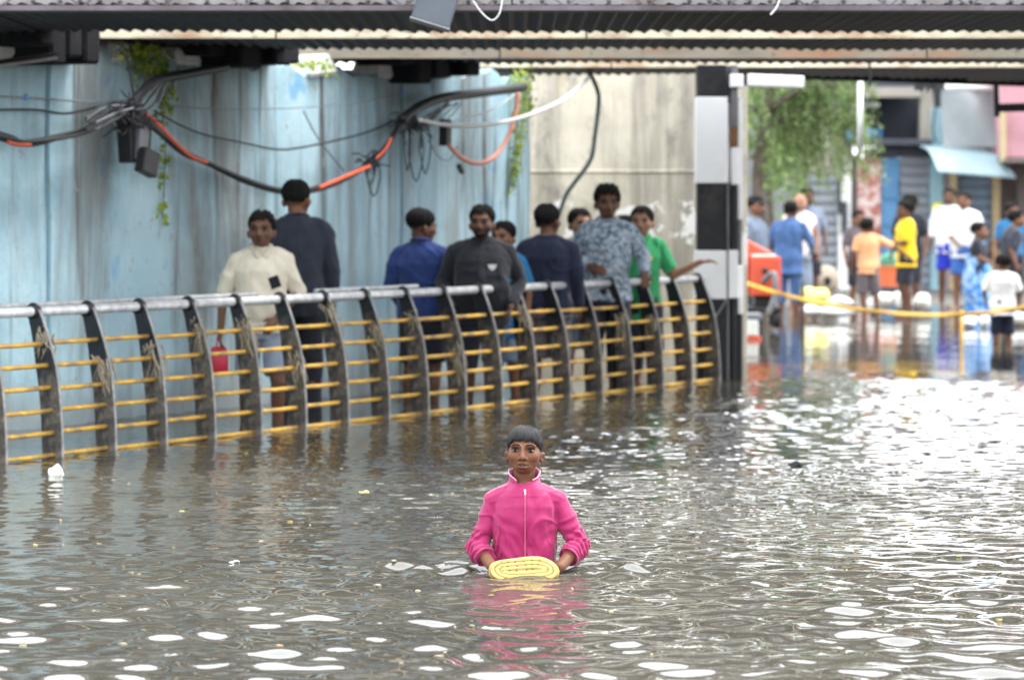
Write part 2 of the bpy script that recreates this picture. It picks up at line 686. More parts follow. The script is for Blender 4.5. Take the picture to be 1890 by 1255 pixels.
wall = empty('blue_retaining_wall', W0 + FD * 2, 'long blue painted retaining wall streaked with brown stains beside the footpath', 'wall')
joints = [-9, -5.2, -1.2, 2.33, 4.46, 7.31, 9.59]
for i in range(len(joints) - 1):
    t0, t1 = joints[i] + 0.004, joints[i + 1] - 0.004
    off = [0, 0.01, -0.012, 0.018, -0.008, 0.012][i]
    topz = [2.6, 2.6, 2.6, 2.63, 2.60, 2.66][i]
    bm = bmesh.new()
    nt, nz = 26, 14
    rows = []
    for k in range(nz + 1):
        row = []
        for j in range(nt + 1):
            t = t0 + (t1 - t0) * j / nt
            z = -0.75 + (topz + 0.75) * k / nz
            if k == nz:
                z += 0.03 * math.sin(t * 7.3) + 0.025 * math.sin(t * 17 + 1)
            p = wallp(t, z, off + 0.008 * math.sin(t * 3.1 + z * 2) + 0.005 * math.sin(t * 9 - z * 5))
            row.append(bm.verts.new(p - wall.location))
        rows.append(row)
    for k in range(nz):
        for j in range(nt):
            bm.faces.new((rows[k][j], rows[k][j + 1], rows[k + 1][j + 1], rows[k + 1][j]))
    geom = bmesh.ops.extrude_face_region(bm, geom=bm.faces[:])
    bmesh.ops.translate(bm, verts=[g for g in geom['geom'] if isinstance(g, bmesh.types.BMVert)], vec=-FN * 0.45)
    bmesh.ops.recalc_face_normals(bm, faces=bm.faces)
    me = bpy.data.meshes.new('wall_panel')
    bm.to_mesh(me)
    bm.free()
    link_mesh('wall_panel', me, M['bluewall'], wall)
# recessed mortar strip behind the joints
mb = MB()
mb.beam(wallp(-9, 0.9, -0.25) - wall.location, wallp(9.5, 0.9, -0.25) - wall.location, 0.36, 3.2)
mb.build('joint_backing', simple('dark joint', (0.16, 0.19, 0.20), 0.9), wall)
# broken coping lumps, skylight from above put into their pale colour
M['coping'] = simple('concrete coloured as skylit', (0.72, 0.74, 0.73), 0.85, 0.12, 8, stain=(0.35, 0.33, 0.28), stain_amt=0.5)
for px, w, h in ((218, 0.30, 0.16), (592, 0.42, 0.17), (715, 0.30, 0.15), (5, 0.4, 0.2), (345, 0.34, 0.13)):
    t = wall_t(px)
    mb = MB()
    mb.box(wallp(t, 2.64, -0.12) - wall.location, (w, 0.34, h), Matrix.Rotation(math.atan2(FD.y, FD.x), 3, 'Z') @ Matrix.Rotation(random.uniform(-.15, .15), 3, 'Y'), 0.8)
    mb.build('coping_block', M['coping'], wall, bevel=0.03)

# earth behind the wall -----------------------------------------------------
M['soil'] = simple('soil and weeds', (0.11, 0.10, 0.05), 0.95, 0.4, 4, bump=0.5, bd=0.03, stain=(0.09, 0.15, 0.03), stain_amt=0.9)
mb = MB()
q = [wallp(-9, 0, -0.44), wallp(9.55, 0, -0.44), wallp(9.55, 0, -9), wallp(-9, 0, -9)]
mb.add([(p.x, p.y, -0.74) for p in q] + [(q[0].x, q[0].y, 2.52), (q[1].x, q[1].y, 2.55), (q[2].x, q[2].y, 2.9), (q[3].x, q[3].y, 2.9)],
       [(3, 2, 1, 0), (4, 5, 6, 7), (0, 1, 5, 4), (1, 2, 6, 5), (2, 3, 7, 6), (3, 0, 4, 7)])
tag(mb.build('embankment', M['soil']), kind='structure')

# pale concrete wing wall ----------------------------------------------------
b = NB('stained pale concrete')
v = b.coord('Object')
base = b.ramp(b.noise(v, 1.6, 6, 0.65), [(0.3, (0.50, 0.455, 0.36)), (0.55, (0.66, 0.61, 0.49)), (0.75, (0.76, 0.71, 0.59))])
s1 = b.ramp(b.noise(b.coord('Object', (1, 1, 0.06)), 2.6, 6, 0.72), [(0.48, (0, 0, 0)), (0.64, (0.8,) * 3)])
base = b.mix(s1, base, (0.27, 0.245, 0.21))
s2 = b.ramp(b.noise(b.coord('Object', (1, 1, 0.5), (2, 5, 8)), 2.3, 5, 0.7), [(0.55, (0, 0, 0)), (0.68, (0.8,) * 3)])
base = b.mix(s2, base, (0.20, 0.19, 0.17))
s4 = b.ramp(b.noise(b.coord('Object', (1, 1, 0.05), (7, 2, 2)), 9, 4, 0.6), [(0.60, (0, 0, 0)), (0.7, (0.6,) * 3)])
base = b.mix(s4, base, (0.42, 0.30, 0.12))
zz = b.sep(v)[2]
# patchy white band at chest height
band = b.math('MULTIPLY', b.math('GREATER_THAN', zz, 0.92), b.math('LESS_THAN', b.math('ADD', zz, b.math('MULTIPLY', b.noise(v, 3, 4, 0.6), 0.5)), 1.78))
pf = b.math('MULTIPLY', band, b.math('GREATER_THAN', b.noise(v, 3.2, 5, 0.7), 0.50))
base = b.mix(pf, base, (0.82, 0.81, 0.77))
b.color(base).set(Roughness=0.85, Specular_IOR_Level=0.3)
b.bump(b.noise(v, 12, 6, 0.7), 0.5, 0.015)
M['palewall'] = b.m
wing = empty('concrete_wing_wall', (1.2, 34.6, 0), 'tall pale concrete wall with dark streaks behind the crowd', 'wall')
for i, (x0, x1) in enumerate(((-1.6, 2.37),)):
    mb = MB()
    mb.box(((x0 + x1) / 2 - 1.2, 0.02 * (i % 2) + 0.2 * (x0 + 1) * 0.2, 1.05), (x1 - x0, 0.4, 3.7))
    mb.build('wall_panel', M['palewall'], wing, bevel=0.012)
mb = MB()
mb.box((-0.4, -0.225, 1.86), (2.7, 0.03, 0.03))
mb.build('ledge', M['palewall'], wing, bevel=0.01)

# ------------------------------------------------------------------ railway bridge overhead
b = NB('grimy black steel')
v = b.coord('Object')
c = b.ramp(b.noise(v, 3.5, 6, 0.65), [(0.3, (0.006, 0.006, 0.008)), (0.6, (0.013, 0.013, 0.016)), (0.8, (0.035, 0.030, 0.030))])
b.color(c).set(Roughness=0.75, Specular_IOR_Level=0.2).bump(b.noise(v, 30, 5, 0.7), 0.4, 0.006)
M['steel'] = b.m
b = NB('faded cream girder paint with rust')
v = b.coord('Object')
c = b.ramp(b.noise(b.coord('Object', (0.6, 1, 3)), 2.4, 6, 0.7), [(0.28, (0.42, 0.37, 0.28)), (0.5, (0.66, 0.60, 0.46)), (0.72, (0.76, 0.71, 0.58))])
r1 = b.ramp(b.noise(b.coord('Object', (0.5, 1, 2.0), (3, 1, 1)), 3.0, 6, 0.72), [(0.50, (0, 0, 0)), (0.66, (0.85,) * 3)])
c = b.mix(r1, c, (0.36, 0.19, 0.10))
r2 = b.ramp(b.noise(b.coord('Object', (1, 1, 1), (8, 1, 4)), 9, 5, 0.7), [(0.58, (0, 0, 0)), (0.68, (0.7,) * 3)])
c = b.mix(r2, c, (0.12, 0.09, 0.075))
b.color(c).set(Roughness=0.75).bump(b.noise(v, 30, 4, 0.7), 0.3, 0.005)
M['cream'] = b.m
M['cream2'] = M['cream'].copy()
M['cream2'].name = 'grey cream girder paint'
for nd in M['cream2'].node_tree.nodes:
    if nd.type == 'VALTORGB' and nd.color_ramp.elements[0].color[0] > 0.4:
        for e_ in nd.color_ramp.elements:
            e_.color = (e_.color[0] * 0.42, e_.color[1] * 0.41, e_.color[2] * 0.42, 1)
M['sheet'] = simple('sooty corrugated sheet', (0.008, 0.008, 0.011), 0.65, 0.45, 3, stain=(0.045, 0.035, 0.03), stain_amt=0.5, spec=0.25)
M['greyplate'] = simple('grey web plate paint', (0.30, 0.28, 0.29), 0.7, 0.25, 5, stain=(0.16, 0.10, 0.07), stain_amt=0.6)
M['mauve'] = simple('grimy mauve flange', (0.13, 0.11, 0.125), 0.7, 0.3, 4, stain=(0.05, 0.04, 0.04), stain_amt=0.7)

XR = 9.5


def xleft(Y):
    return W0.x + FD.x * (Y - W0.y) / FD.y - 1.45


def yline(x):
    """Y where the skewed bridge end passes column x."""
    return W0.y + (x + 1.45 - W0.x) * FD.y / FD.x


bridge = empty('railway_bridge', (0, 20.3, 2.7), 'low black steel railway bridge crossing over the flooded underpass', 'bridge')
B0 = bridge.location
SHEET_Z = [2.720, 2.720, 2.732, 2.742]
SPANS = [(20.36, 23.2), (24.24, 25.9), (27.24, 28.9), (30.24, 33.2)]
PITCH = 0.092


def rear_y(x):
    """Back edge of the last span is skewed."""
    return 31.75 + max(0.0, x - 2.2) * 0.78


for si, (ya, yb) in enumerate(SPANS):
    x = math.floor(xleft(ya) / PITCH) * PITCH
    k = 0
    while x < XR:
        wdt = PITCH * 9
        y1 = min(yb if si < 3 else rear_y(x), yline(x + wdt * 0.5))
        if y1 > ya + 0.15:
            zoff = SHEET_Z[si] + random.uniform(-0.006, 0.006) + 0.004 * math.sin(x * 2)
            n = 54
            amp = 0.010
            pts, fcs = [], []
            yend = y1 + random.uniform(-0.02, 0.02)
            for j in range(n + 1):
                xx = x + wdt * 1.02 * j / n
                ph = 2 * math.pi * xx / PITCH
                zz_ = amp * math.sin(ph) + 0.35 * amp * math.sin(2 * ph + 0.6)
                for yy, up in ((ya, 0), (yend, 0), (yend, 0.02), (ya, 0.02)):
                    pts.append((xx - B0.x, yy - B0.y, zoff + zz_ + up - B0.z))
            for j in range(n):
                a4, b4 = j * 4, j * 4 + 4
                for q0 in range(4):
                    fcs.append((a4 + q0, a4 + (q0 + 1) % 4, b4 + (q0 + 1) % 4, b4 + q0))
            fcs.append((0, 1, 2, 3))
            fcs.append((n * 4 + 3, n * 4 + 2, n * 4 + 1, n * 4))
            mb = MB()
            mb.add(pts, fcs)
            mb.build('soffit_sheet', M['sheet'], bridge)
        x += wdt
        k += 1
    # solid track deck above the sheets
    mb = MB()
    ye = yb if si < 3 else None
    xl0, xl1 = xleft(ya), xleft(yb)
    z0, z1 = 2.80, 3.05
    if si < 3:
        q = [(xl0, ya + 0.02), (XR, ya + 0.02), (XR, yb), (xl1, yb)]
    else:
        q = [(xl0, ya + 0.02), (XR, ya + 0.02), (XR, rear_y(XR)), (2.2, 31.75), (xleft(31.75), 31.75)]
    nq = len(q)
    mb.add([(px - B0.x, py - B0.y, z - B0.z) for z in (z0, z1) for px, py in q],
           [tuple(range(nq - 1, -1, -1)), tuple(range(nq, 2 * nq))] + [(i, (i + 1) % nq, (i + 1) % nq + nq, i + nq) for i in range(nq)])
    mb.build('track_deck', M['steel'], bridge)

# front girder: mauve flange, grey web, rivets and lattice bars
yf = 20.30
mb = MB()
mb.box((0 - B0.x, yf - B0.y, 2.715 - B0.z), (2 * XR, 0.05, 0.030))
mb.box((0 - B0.x, yf + 0.12 - B0.y, 2.707 - B0.z), (2 * XR, 0.18, 0.012))
mb.build('bottom_flange', M['mauve'], bridge)
for i in range(12):
    x0 = -XR + i * 2 * XR / 12
    mb = MB()
    mb.box((x0 + XR / 12 - B0.x, yf + 0.10 - B0.y, 3.14 - B0.z), (XR / 6 - 0.01, 0.03, 0.80))
    mb.build('web_plate', M['greyplate'], bridge)
mb = MB()
mb.box((0 - B0.x, yf + 0.05 - B0.y, 3.56 - B0.z), (2 * XR, 0.3, 0.05))
mb.build('top_flange', M['mauve'], bridge)
V = 0.48
x = -XR + 0.2
while x < XR - V:
    for s in (0, 1):
        mb = MB()
        z0, z1 = 2.735, 2.92
        a = Vector((x + (V * 0.08 if s else -0.0), yf + 0.01, z0)) - B0
        c = Vector((x + (V * 0.5 if s else -V * 0.5), yf + 0.01 + 0.012 * s, z1)) - B0
        mb.beam(a, c, 0.012, 0.020, Vector((0, 1, 0)))
        mb.build('lattice_bar', M['mauve'], bridge)
    x += V
mb = MB()
x = -XR
while x < XR:
    mb.ell((x - B0.x, yf + 0.078 - B0.y, 2.760 - B0.z), (0.013, 0.014, 0.013), None, 8, 5)
    if random.random() < 0.6:
        mb.ell((x + 0.05 - B0.x, yf + 0.072 - B0.y, 2.84 - B0.z), (0.017, 0.018, 0.017), None, 8, 5)
    x += random.choice((0.12, 0.16, 0.24))
tag(mb.build('rivets', M['mauve'], bridge, True), kind='stuff')

# cream girder faces seen through the open slots between the tracks
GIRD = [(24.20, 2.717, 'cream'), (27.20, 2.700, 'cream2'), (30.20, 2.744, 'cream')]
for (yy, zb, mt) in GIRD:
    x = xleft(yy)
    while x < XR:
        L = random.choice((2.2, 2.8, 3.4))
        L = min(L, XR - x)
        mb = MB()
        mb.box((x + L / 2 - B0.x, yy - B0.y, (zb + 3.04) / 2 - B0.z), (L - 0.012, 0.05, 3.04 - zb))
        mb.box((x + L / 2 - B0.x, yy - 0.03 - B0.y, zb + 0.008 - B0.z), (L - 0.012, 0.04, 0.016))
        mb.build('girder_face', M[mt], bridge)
        x += L
# rear girder, skewed, with ragged lower edge
mb = MB()
mb.beam(Vector((2.0, 31.70, 2.80)) - B0, Vector((XR, rear_y(XR), 2.78)) - B0, 0.12, 0.17)
mb.build('rear_girder', M['steel'], bridge)
mb = MB()
mb.beam(Vector((xleft(31.7) + 0.3, 31.72, 2.80)) - B0, Vector((2.0, 31.72, 2.80)) - B0, 0.12, 0.10)
mb.build('rear_girder', M['steel'], bridge)
# dark bearing ends sitting on the wall top
for (x0, x1, y0, y1, out) in ((55, 195, 74, 124, 0.30), (395, 560, 104, 142, 0.30), (742, 868, 128, 160, 0.26)):
    pa, pb = on_wall(x0, y1, out), on_wall(x1, y1, out)
    za, zb_ = on_wall((x0 + x1) / 2, y1, out).z, 2.79
    nseg = 5
    mb = MB()
    for i in range(nseg):
        qa, qb = pa + (pb - pa) * (i / nseg), pa + (pb - pa) * ((i + 1) / nseg)
        zl = za + random.uniform(0.0, 0.10) + (0.10 if i in (0, nseg - 1) else 0)
        sh_ = FN * (0.2 + random.uniform(-0.06, 0.08))
        mb.beam(Vector((qa.x, qa.y, (zl + zb_) / 2)) - sh_ - B0, Vector((qb.x, qb.y, (zl + zb_) / 2)) - sh_ - B0, 0.45 + 0.01 * i, zb_ - zl)
    mb.build('bearing_block', M['steel'], bridge, bevel=0.02)
# diagonal strut at the far left
mb = MB()
mb.beam(on_wall(-30, 122, 0.45) - B0, on_wall(102, 104, 0.45) - B0, 0.05, 0.05)
mb.build('strut', M['steel'], bridge)
mb = MB()
mb.tube([on_wall(-30, 126, 0.52) - B0, on_wall(105, 108, 0.52) - B0], 0.012)
mb.build('strut_pipe', M['greyplate'], bridge, True)
# ragged strip hanging from the rear edge
M['rag'] = simple('sooty rag', (0.05, 0.05, 0.055), 0.95, 0.5, 12)
mb = MB()
pts = []
for i in range(15):
    x = 1688 + i * 4
    Yr = 35.2
    lo = P(x, 160 + 9 * abs(math.sin(i * 1.9)) + (6 if i % 3 == 0 else 0), Yr)
    hi = P(x, 140, Yr)
    pts += [lo + Vector((0, 0.02 * math.sin(i), 0)) - B0, hi - B0]
fc = [(2 * i, 2 * i + 2, 2 * i + 3, 2 * i + 1) for i in range(14)]
bk = [p + Vector((0, 0.03, 0)) for p in pts]
n2 = len(pts)
mb.add(pts + bk, fc + [tuple(n2 + i for i in reversed(f)) for f in fc] + [(2 * i, 2 * i + n2, 2 * i + 2 + n2, 2 * i + 2) for i in range(14)] + [(0, 1, 1 + n2, n2), (n2 - 2, 2 * n2 - 2, 2 * n2 - 1, n2 - 1)])
mb.build('hanging_rag', M['rag'], bridge)
# end of a black cross beam and its hanger at the right edge
mb = MB()
mb.beam(P(1839, 200, 34.6) - B0, P(2050, 194, 34.6) - B0, 0.10, 0.085)
mb.build('cross_beam', M['steel'], bridge)
mb = MB()
mb.beam(P(1838, 150, 34.55) - B0, P(1840, 216, 34.55) - B0, 0.04, 0.05)
mb.build('hanger', M['steel'], bridge)

# ------------------------------------------------------------------ painted steel column
M['paintblack'] = simple('black column paint', (0.007, 0.008, 0.011), 0.55, 0.35, 5, stain=(0.08, 0.07, 0.065), stain_amt=0.4)
M['paintwhite'] = simple('white column paint', (0.92, 0.92, 0.93), 0.55, 0.02, 5, stain=(0.6, 0.57, 0.53), stain_amt=0.2)
M['rustbrown'] = simple('bare rusty steel', (0.22, 0.10, 0.04), 0.85, 0.4, 10)
M['paintgrey'] = simple('worn grey steel', (0.17, 0.17, 0.18), 0.6, 0.3, 6)
CY = 29.8
col = empty('bridge_column', P(1325, 692, CY), 'steel bridge column painted in black and white bands at the end of the railing', 'column')
C0 = Vector((P(1325, 692, CY).x, CY, 0))
col.location = C0


def colbox(name, px0, px1, py0, py1, y0, y1, mat, bev=0.006):
    a, c = P(px0, py1, CY), P(px1, py0, CY)
    mb = MB()
    mb.box(((a.x + c.x) / 2 - C0.x, (y0 + y1) / 2, (a.z + c.z) / 2), (c.x - a.x, y1 - y0, c.z - a.z))
    return mb.build(name, M[mat], col, bevel=bev)


# front flange plate in stacked bands
colbox('black_band', 1287, 1341, 120, 179, 0.0, 0.30, 'paintblack')
colbox('white_band', 1285, 1343, 179.6, 338, -0.004, 0.304, 'paintwhite')
colbox('black_band', 1287, 1341, 338.6, 462, 0.0, 0.30, 'paintblack')
colbox('white_band', 1284, 1343, 462.6, 552, -0.004, 0.304, 'paintwhite')
colbox('black_band', 1287, 1341, 552.6, 850, 0.0, 0.30, 'paintblack')
colbox('band_drip', 1290, 1302, 552, 562, -0.007, 0.02, 'paintwhite', 0.003)
# recessed web and second flange
colbox('web', 1341.3, 1350, 120, 850, 0.12, 0.16, 'paintgrey', 0.002)
colbox('web_white', 1343.3, 1350, 190, 338, 0.10, 0.118, 'paintwhite', 0.002)
colbox('web_white', 1343.3, 1362, 462, 550, -0.01, 0.118, 'paintwhite', 0.002)
colbox('rear_flange', 1350, 1362, 120, 162, 0.02, 0.26, 'paintgrey')
colbox('rear_flange', 1349, 1362, 162, 235, 0.02, 0.26, 'paintgrey')
colbox('rust_patch', 1350, 1361, 235.5, 272, 0.02, 0.26, 'rustbrown')
colbox('rear_flange_white', 1350.3, 1362, 272.5, 341, 0.02, 0.26, 'paintwhite')
colbox('rear_flange_black', 1351, 1361, 341.5, 850, 0.024, 0.26, 'paintblack')
colbox('edge_strip_white', 1362.3, 1372, 178, 405, 0.05, 0.24, 'paintwhite')
colbox('edge_strip_grey', 1362.3, 1370, 405.5, 490, 0.05, 0.24, 'paintgrey')
colbox('edge_strip_white', 1362.3, 1373, 490.5, 580, 0.04, 0.25, 'paintwhite')
colbox('edge_strip_black', 1362.3, 1371, 580.5, 850, 0.05, 0.24, 'paintblack')
colbox('angle_trim', 1341.5, 1345, 338, 850, -0.012, 0.02, 'paintgrey', 0.002)
colbox('cap_block', 1347, 1372, 138, 161.5, -0.02, 0.26, 'paintwhite')
mb = MB()
p0, p1 = P(1380, 150, CY) - C0, P(1485, 156, CY) - C0
mb.beam(Vector((p0.x, 0.1, p0.z + 0.01)), Vector((p1.x, 0.1, p1.z + 0.02)), 0.16, 0.105)
mb.build('painted_arm', M['paintwhite'], col, bevel=0.008)
mb = MB()
p0, p1 = P(1371, 150, CY) - C0, P(1380, 150, CY) - C0
mb.beam(Vector((p0.x, 0.1, p0.z + 0.01)), Vector((p1.x, 0.1, p1.z + 0.01)), 0.13, 0.09)
mb.build('arm_joint', M['paintblack'], col)
mb = MB()
mb.tube(spline([P(1303, 600, CY - 0.03) - C0, P(1322, 582, CY - 0.05) - C0, P(1340, 555, CY - 0.03) - C0]), 0.008)
mb.build('loose_wire', M['paintgrey'], col, True)

# white pipe hanging from the bridge
M['whitepipe'] = simple('white pipe', (0.85, 0.86, 0.84), 0.4, 0.05, 6)
mb = MB()
mb.tube([P(1588, 150, 34.4), P(1587, 277, 34.4)], 0.028, 14)
tag(mb.build('hanging_pipe', M['whitepipe'], None, True, loc=(0, 0, 0)), 'white pipe hanging straight down from the bridge near the tree', 'pipe')

# ------------------------------------------------------------------ railing
M['postblack'] = None
b = NB('black railing post with dried mud')
v = b.coord('Object')
c = b.ramp(b.noise(v, 6, 4, 0.6), [(0.3, (0.004, 0.005, 0.008)), (0.7, (0.011, 0.012, 0.017))])
zz = b.sep(v)[2]
oi = b.new('ShaderNodeObjectInfo')
lim = b.math('ADD', b.math('MULTIPLY', oi.outputs['Random'], 0.26), 0.50)
mn = b.math('ADD', zz, b.math('MULTIPLY', b.math('SUBTRACT', b.noise(v, 9, 5, 0.7), 0.5), 0.5))
mudf = b.math('SUBTRACT', 1.0, b.math('MULTIPLY', b.math('SUBTRACT', mn, b.math('SUBTRACT', lim, 0.06)), 8.0, True), True)
mudf = b.math('MULTIPLY', mudf, b.ramp(b.noise(b.coord('Object', (1, 1, 0.5)), 16, 5, 0.7), [(0.34, (0.2,) * 3), (0.56, (1.0,) * 3)]))
mudc = b.ramp(b.noise(v, 22, 4, 0.6), [(0.3, (0.030, 0.027, 0.024)), (0.7, (0.19, 0.165, 0.135))])
c = b.mix(mudf, c, mudc)
b.color(c).set(Roughness=b.math('ADD', 0.35, b.math('MULTIPLY', mudf, 0.5)))
b.bump(b.noise(v, 40, 5, 0.7), 0.4, 0.004)
M['postblack'] = b.m
b = NB('brushed steel handrail')
v = b.coord('Object', (1, 1, 1))
b.color(b.ramp(b.noise(v, 14, 4, 0.6), [(0.3, (0.34, 0.35, 0.36)), (0.7, (0.64, 0.65, 0.66))])).set(Metallic=0.25, Roughness=0.4)
M['rail'] = b.m
b = NB('yellow railing bar')
v = b.coord('Object')
oi = b.new('ShaderNodeObjectInfo')
c = b.ramp(b.noise(v, 9, 4, 0.6), [(0.3, (0.58, 0.31, 0.035)), (0.7, (0.74, 0.46, 0.07))])
df = b.math('MULTIPLY', b.ramp(b.noise(v, 7, 5, 0.7), [(0.46, (0, 0, 0)), (0.60, (0.9,) * 3)]), b.math('ADD', 0.5, b.math('MULTIPLY', oi.outputs['Random'], 0.5)))
c = b.mix(df, c, (0.21, 0.15, 0.10))
b.color(c).set(Roughness=0.5)
M['bar'] = b.m

fence = empty('footpath_railing', F0, 'curved black post railing with yellow bars and steel handrail along the flooded footpath', 'railing')
# curved post profile: offset towards the road (o) against height (z), front and back edge
prof = []
for i in range(15):
    s = i / 14
    z = -0.72 + (0.90 + 0.72) * s
    o = -0.01 - 0.145 * max(0.0, (z + 0.1) / 1.0) ** 2.6
    prof.append((o, z))
pm = MB()
nf = len(prof)
TH = 0.011
vv = []
for side in (-TH, TH):
    for k, (o, z) in enumerate(prof):
        w = 0.074 if z < 0.55 else 0.074 - 0.028 * (z - 0.55) / 0.35
        vv.append((FN * (o + w) + FD * side + Vector((0, 0, z))))
    # rounded hook over the handrail
    o, z = prof[-1]
    for a in (25, 60, 95, 130, 165):
        vv.append(FN * (o + 0.044 * math.cos(math.radians(a))) + FD * side + Vector((0, 0, z + 0.044 * math.sin(math.radians(a)))))
    for k, (o, z) in reversed(list(enumerate(prof))):
        w = 0.074 if z < 0.55 else 0.074 - 0.028 * (z - 0.55) / 0.35
        vv.append((FN * (o - w) + FD * side + Vector((0, 0, z))))
half = len(vv) // 2
# quads across the plate
fs = []
for side in (0, 1):
    off = side * half
    for k in range(nf - 1):
        q = (off + k, off + k + 1, off + half - 2 - k, off + half - 1 - k)
        fs.append(q if side else q[::-1])
    hk = tuple(off + nf - 1 + j for j in range(7))
    fs.append(hk if side else hk[::-1])
for k in range(half):
    fs.append((k, (k + 1) % half, half + (k + 1) % half, half + k))
pm.add(vv, fs)
# pale worn front rim
post_me = pm.mesh('post', False, 0.003)
rim = MB()
rv = []
for k, (o, z) in enumerate(prof):
    w = 0.074 if z < 0.55 else 0.074 - 0.028 * (z - 0.55) / 0.35
    rv.append(FN * (o + w + 0.001) + Vector((0, 0, z)))
rim.tube(rv, 0.0100, 6)
rim_me = rim.mesh('post_rim', True)
M['rim'] = simple('worn grey post rim', (0.30, 0.30, 0.30), 0.6, 0.4, 14, stain=(0.09, 0.08, 0.07), stain_amt=0.8)
clamp = MB()
o, z = prof[-1]
RO, RZ = o, z - 0.012
clamp.tube([FN * o - FD * 0.03 + Vector((0, 0, RZ)), FN * o + FD * 0.03 + Vector((0, 0, RZ))], 0.044, 12)
clamp_me = clamp.mesh('rail_clamp', True)
K0, K1 = -3, 17
bar_z = [0.015 + 0.136 * k for k in range(6)]


def o_at(z):
    return -0.01 - 0.145 * max(0.0, (z + 0.1) / 1.0) ** 2.6


bar_mes = []
for z in [-0.12] + bar_z:
    m1 = MB()
    ww = o_at(z) + 0.012
    m1.tube([FN * ww + Vector((0, 0, z)), FN * ww + FD * (POST * 0.5) + Vector((0, 0, z - 0.002)), FN * ww + FD * POST + Vector((0, 0, z))], 0.0145, 8)
    bar_mes.append(m1.mesh('bar', True))
for k in range(K0, K1 + 1):
    base = FD * (POST * k)
    po = link_mesh('post', post_me, M['postblack'], fence, base)
    link_mesh('post_rim', rim_me, M['rim'], po)
    link_mesh('rail_clamp', clamp_me, M['paintblack'], po)
    if k < K1:
        for me in bar_mes[1:]:
            br = link_mesh('bar', me, M['bar'], fence, base + Vector((0, 0, random.uniform(-0.004, 0.004))))
            br.rotation_euler = (0, 0, 0)
mb = MB()
mb.tube([FD * (POST * (K0 - 0.4)) + FN * RO + Vector((0, 0, RZ)), FD * (POST * (K1 + 0.25)) + FN * RO + Vector((0, 0, RZ))], 0.031, 16)
mb.build('handrail', M['rail'], fence, True)
mb = MB()
mb.tube([FD * (POST * (K0 - 0.4)) + FN * (RO - 0.30) + Vector((0, 0, RZ + 0.025)), FD * (POST * 5.3) + FN * (RO - 0.30) + Vector((0, 0, RZ + 0.025))], 0.017, 12)
mb.build('rear_rail', M['rail'], fence, True)
mb = MB()
mb.tube([FD * (POST * 6.7) + FN * (RO - 0.30) + Vector((0, 0, RZ + 0.03)), FD * (POST * 9.3) + FN * (RO - 0.30) + Vector((0, 0, RZ + 0.03))], 0.017, 12)
mb.build('rear_rail', M['rail'], fence, True)
# straw, rags and weed caught on the posts by the flood
M['straw'] = simple('muddy straw and rag', (0.30, 0.26, 0.19), 0.95, 0.4, 30)
rs = random.Random(3)
for k, zt in ((0, 0.74), (1, 0.58), (2, 0.62), (3, 0.76), (4, 0.74), (5, 0.5), (6, 0.80), (7, 0.66), (8, 0.72), (9, 0.45), (11, 0.73), (14, 0.62), (15, 0.56)):
    mb = MB()
    ctr = FD * (POST * k) + FN * (o_at(zt) + 0.03)
    zlen = rs.uniform(0.12, 0.30)
    for s in range(46):
        z0 = zt + rs.gauss(0, 0.03)
        z1 = z0 - rs.uniform(0.04, zlen)
        sd = rs.gauss(0, 0.02)
        a = FD * (POST * k + sd) + FN * (o_at(z0) + rs.uniform(-0.03, 0.075)) + Vector((0, 0, z0))
        c = FD * (POST * k + sd + rs.gauss(0, 0.012)) + FN * (o_at(z1) + rs.uniform(-0.05, 0.085)) + Vector((0, 0, z1))
        m_ = (a + c) / 2 + FN * rs.uniform(0, 0.02) + FD * rs.gauss(0, 0.01)
        mb.tube([a, m_, c], [0.006, 0.005, 0.002], 4)
    tag(mb.build('caught_debris', M['straw'], fence), 'muddy straw and rag caught on a post', kind='stuff')
# ================================================================== STREET BEHIND THE BRIDGE
YB = 57.0


def rect(mb, x0, x1, y0, y1, Y, depth, front=0.0):
    a, c = P(x0, y1, Y), P(x1, y0, Y)
    mb.box(((a.x + c.x) / 2, Y + front + depth / 2, (a.z + c.z) / 2), (c.x - a.x, depth, c.z - a.z))
    return mb


def wallmat(name, col, stain=(0.2, 0.18, 0.16), amt=0.5):
    return simple(name, col, 0.85, 0.2, 1.2, stain=stain, stain_amt=amt, bump=0.3, bd=0.01)


M['b_grey'] = wallmat('grey plaster', (0.19, 0.20, 0.22))
M['b_dark'] = wallmat('dark weathered boards', (0.055, 0.062, 0.078), (0.03, 0.03, 0.03))
M['b_beige'] = wallmat('beige plaster', (0.30, 0.28, 0.24))
M['b_blue'] = wallmat('blue painted door', (0.10, 0.24, 0.42), (0.06, 0.10, 0.16))
M['b_lblue'] = wallmat('pale blue plaster', (0.25, 0.41, 0.47), (0.3, 0.4, 0.42), 0.4)
M['b_mauve'] = wallmat('mauve plaster', (0.40, 0.34, 0.38))
M['b_cream'] = wallmat('cream pilaster', (0.52, 0.41, 0.23), (0.5, 0.4, 0.25), 0.4)
M['b_brown'] = wallmat('brown plaster', (0.13, 0.105, 0.10))
M['b_pink'] = wallmat('pink plaster', (0.48, 0.25, 0.29), (0.55, 0.32, 0.36), 0.4)
M['b_white'] = wallmat('white plaster', (0.76, 0.76, 0.74), (0.45, 0.43, 0.4), 0.4)
M['shutter'] = simple('grey roller shutter', (0.21, 0.23, 0.26), 0.5, 0.2, 2, stain=(0.2, 0.19, 0.18), stain_amt=0.4)
M['shutter_blue'] = simple('blue grey roller shutter', (0.15, 0.20, 0.27), 0.5, 0.2, 2, stain=(0.16, 0.16, 0.18), stain_amt=0.4)
M['tarp'] = simple('grey tarpaulin', (0.22, 0.245, 0.255), 0.6, 0.18, 1.5, stain=(0.22, 0.22, 0.23), stain_amt=0.5)
b = NB('torn red and white posters')
v = b.coord('Object')
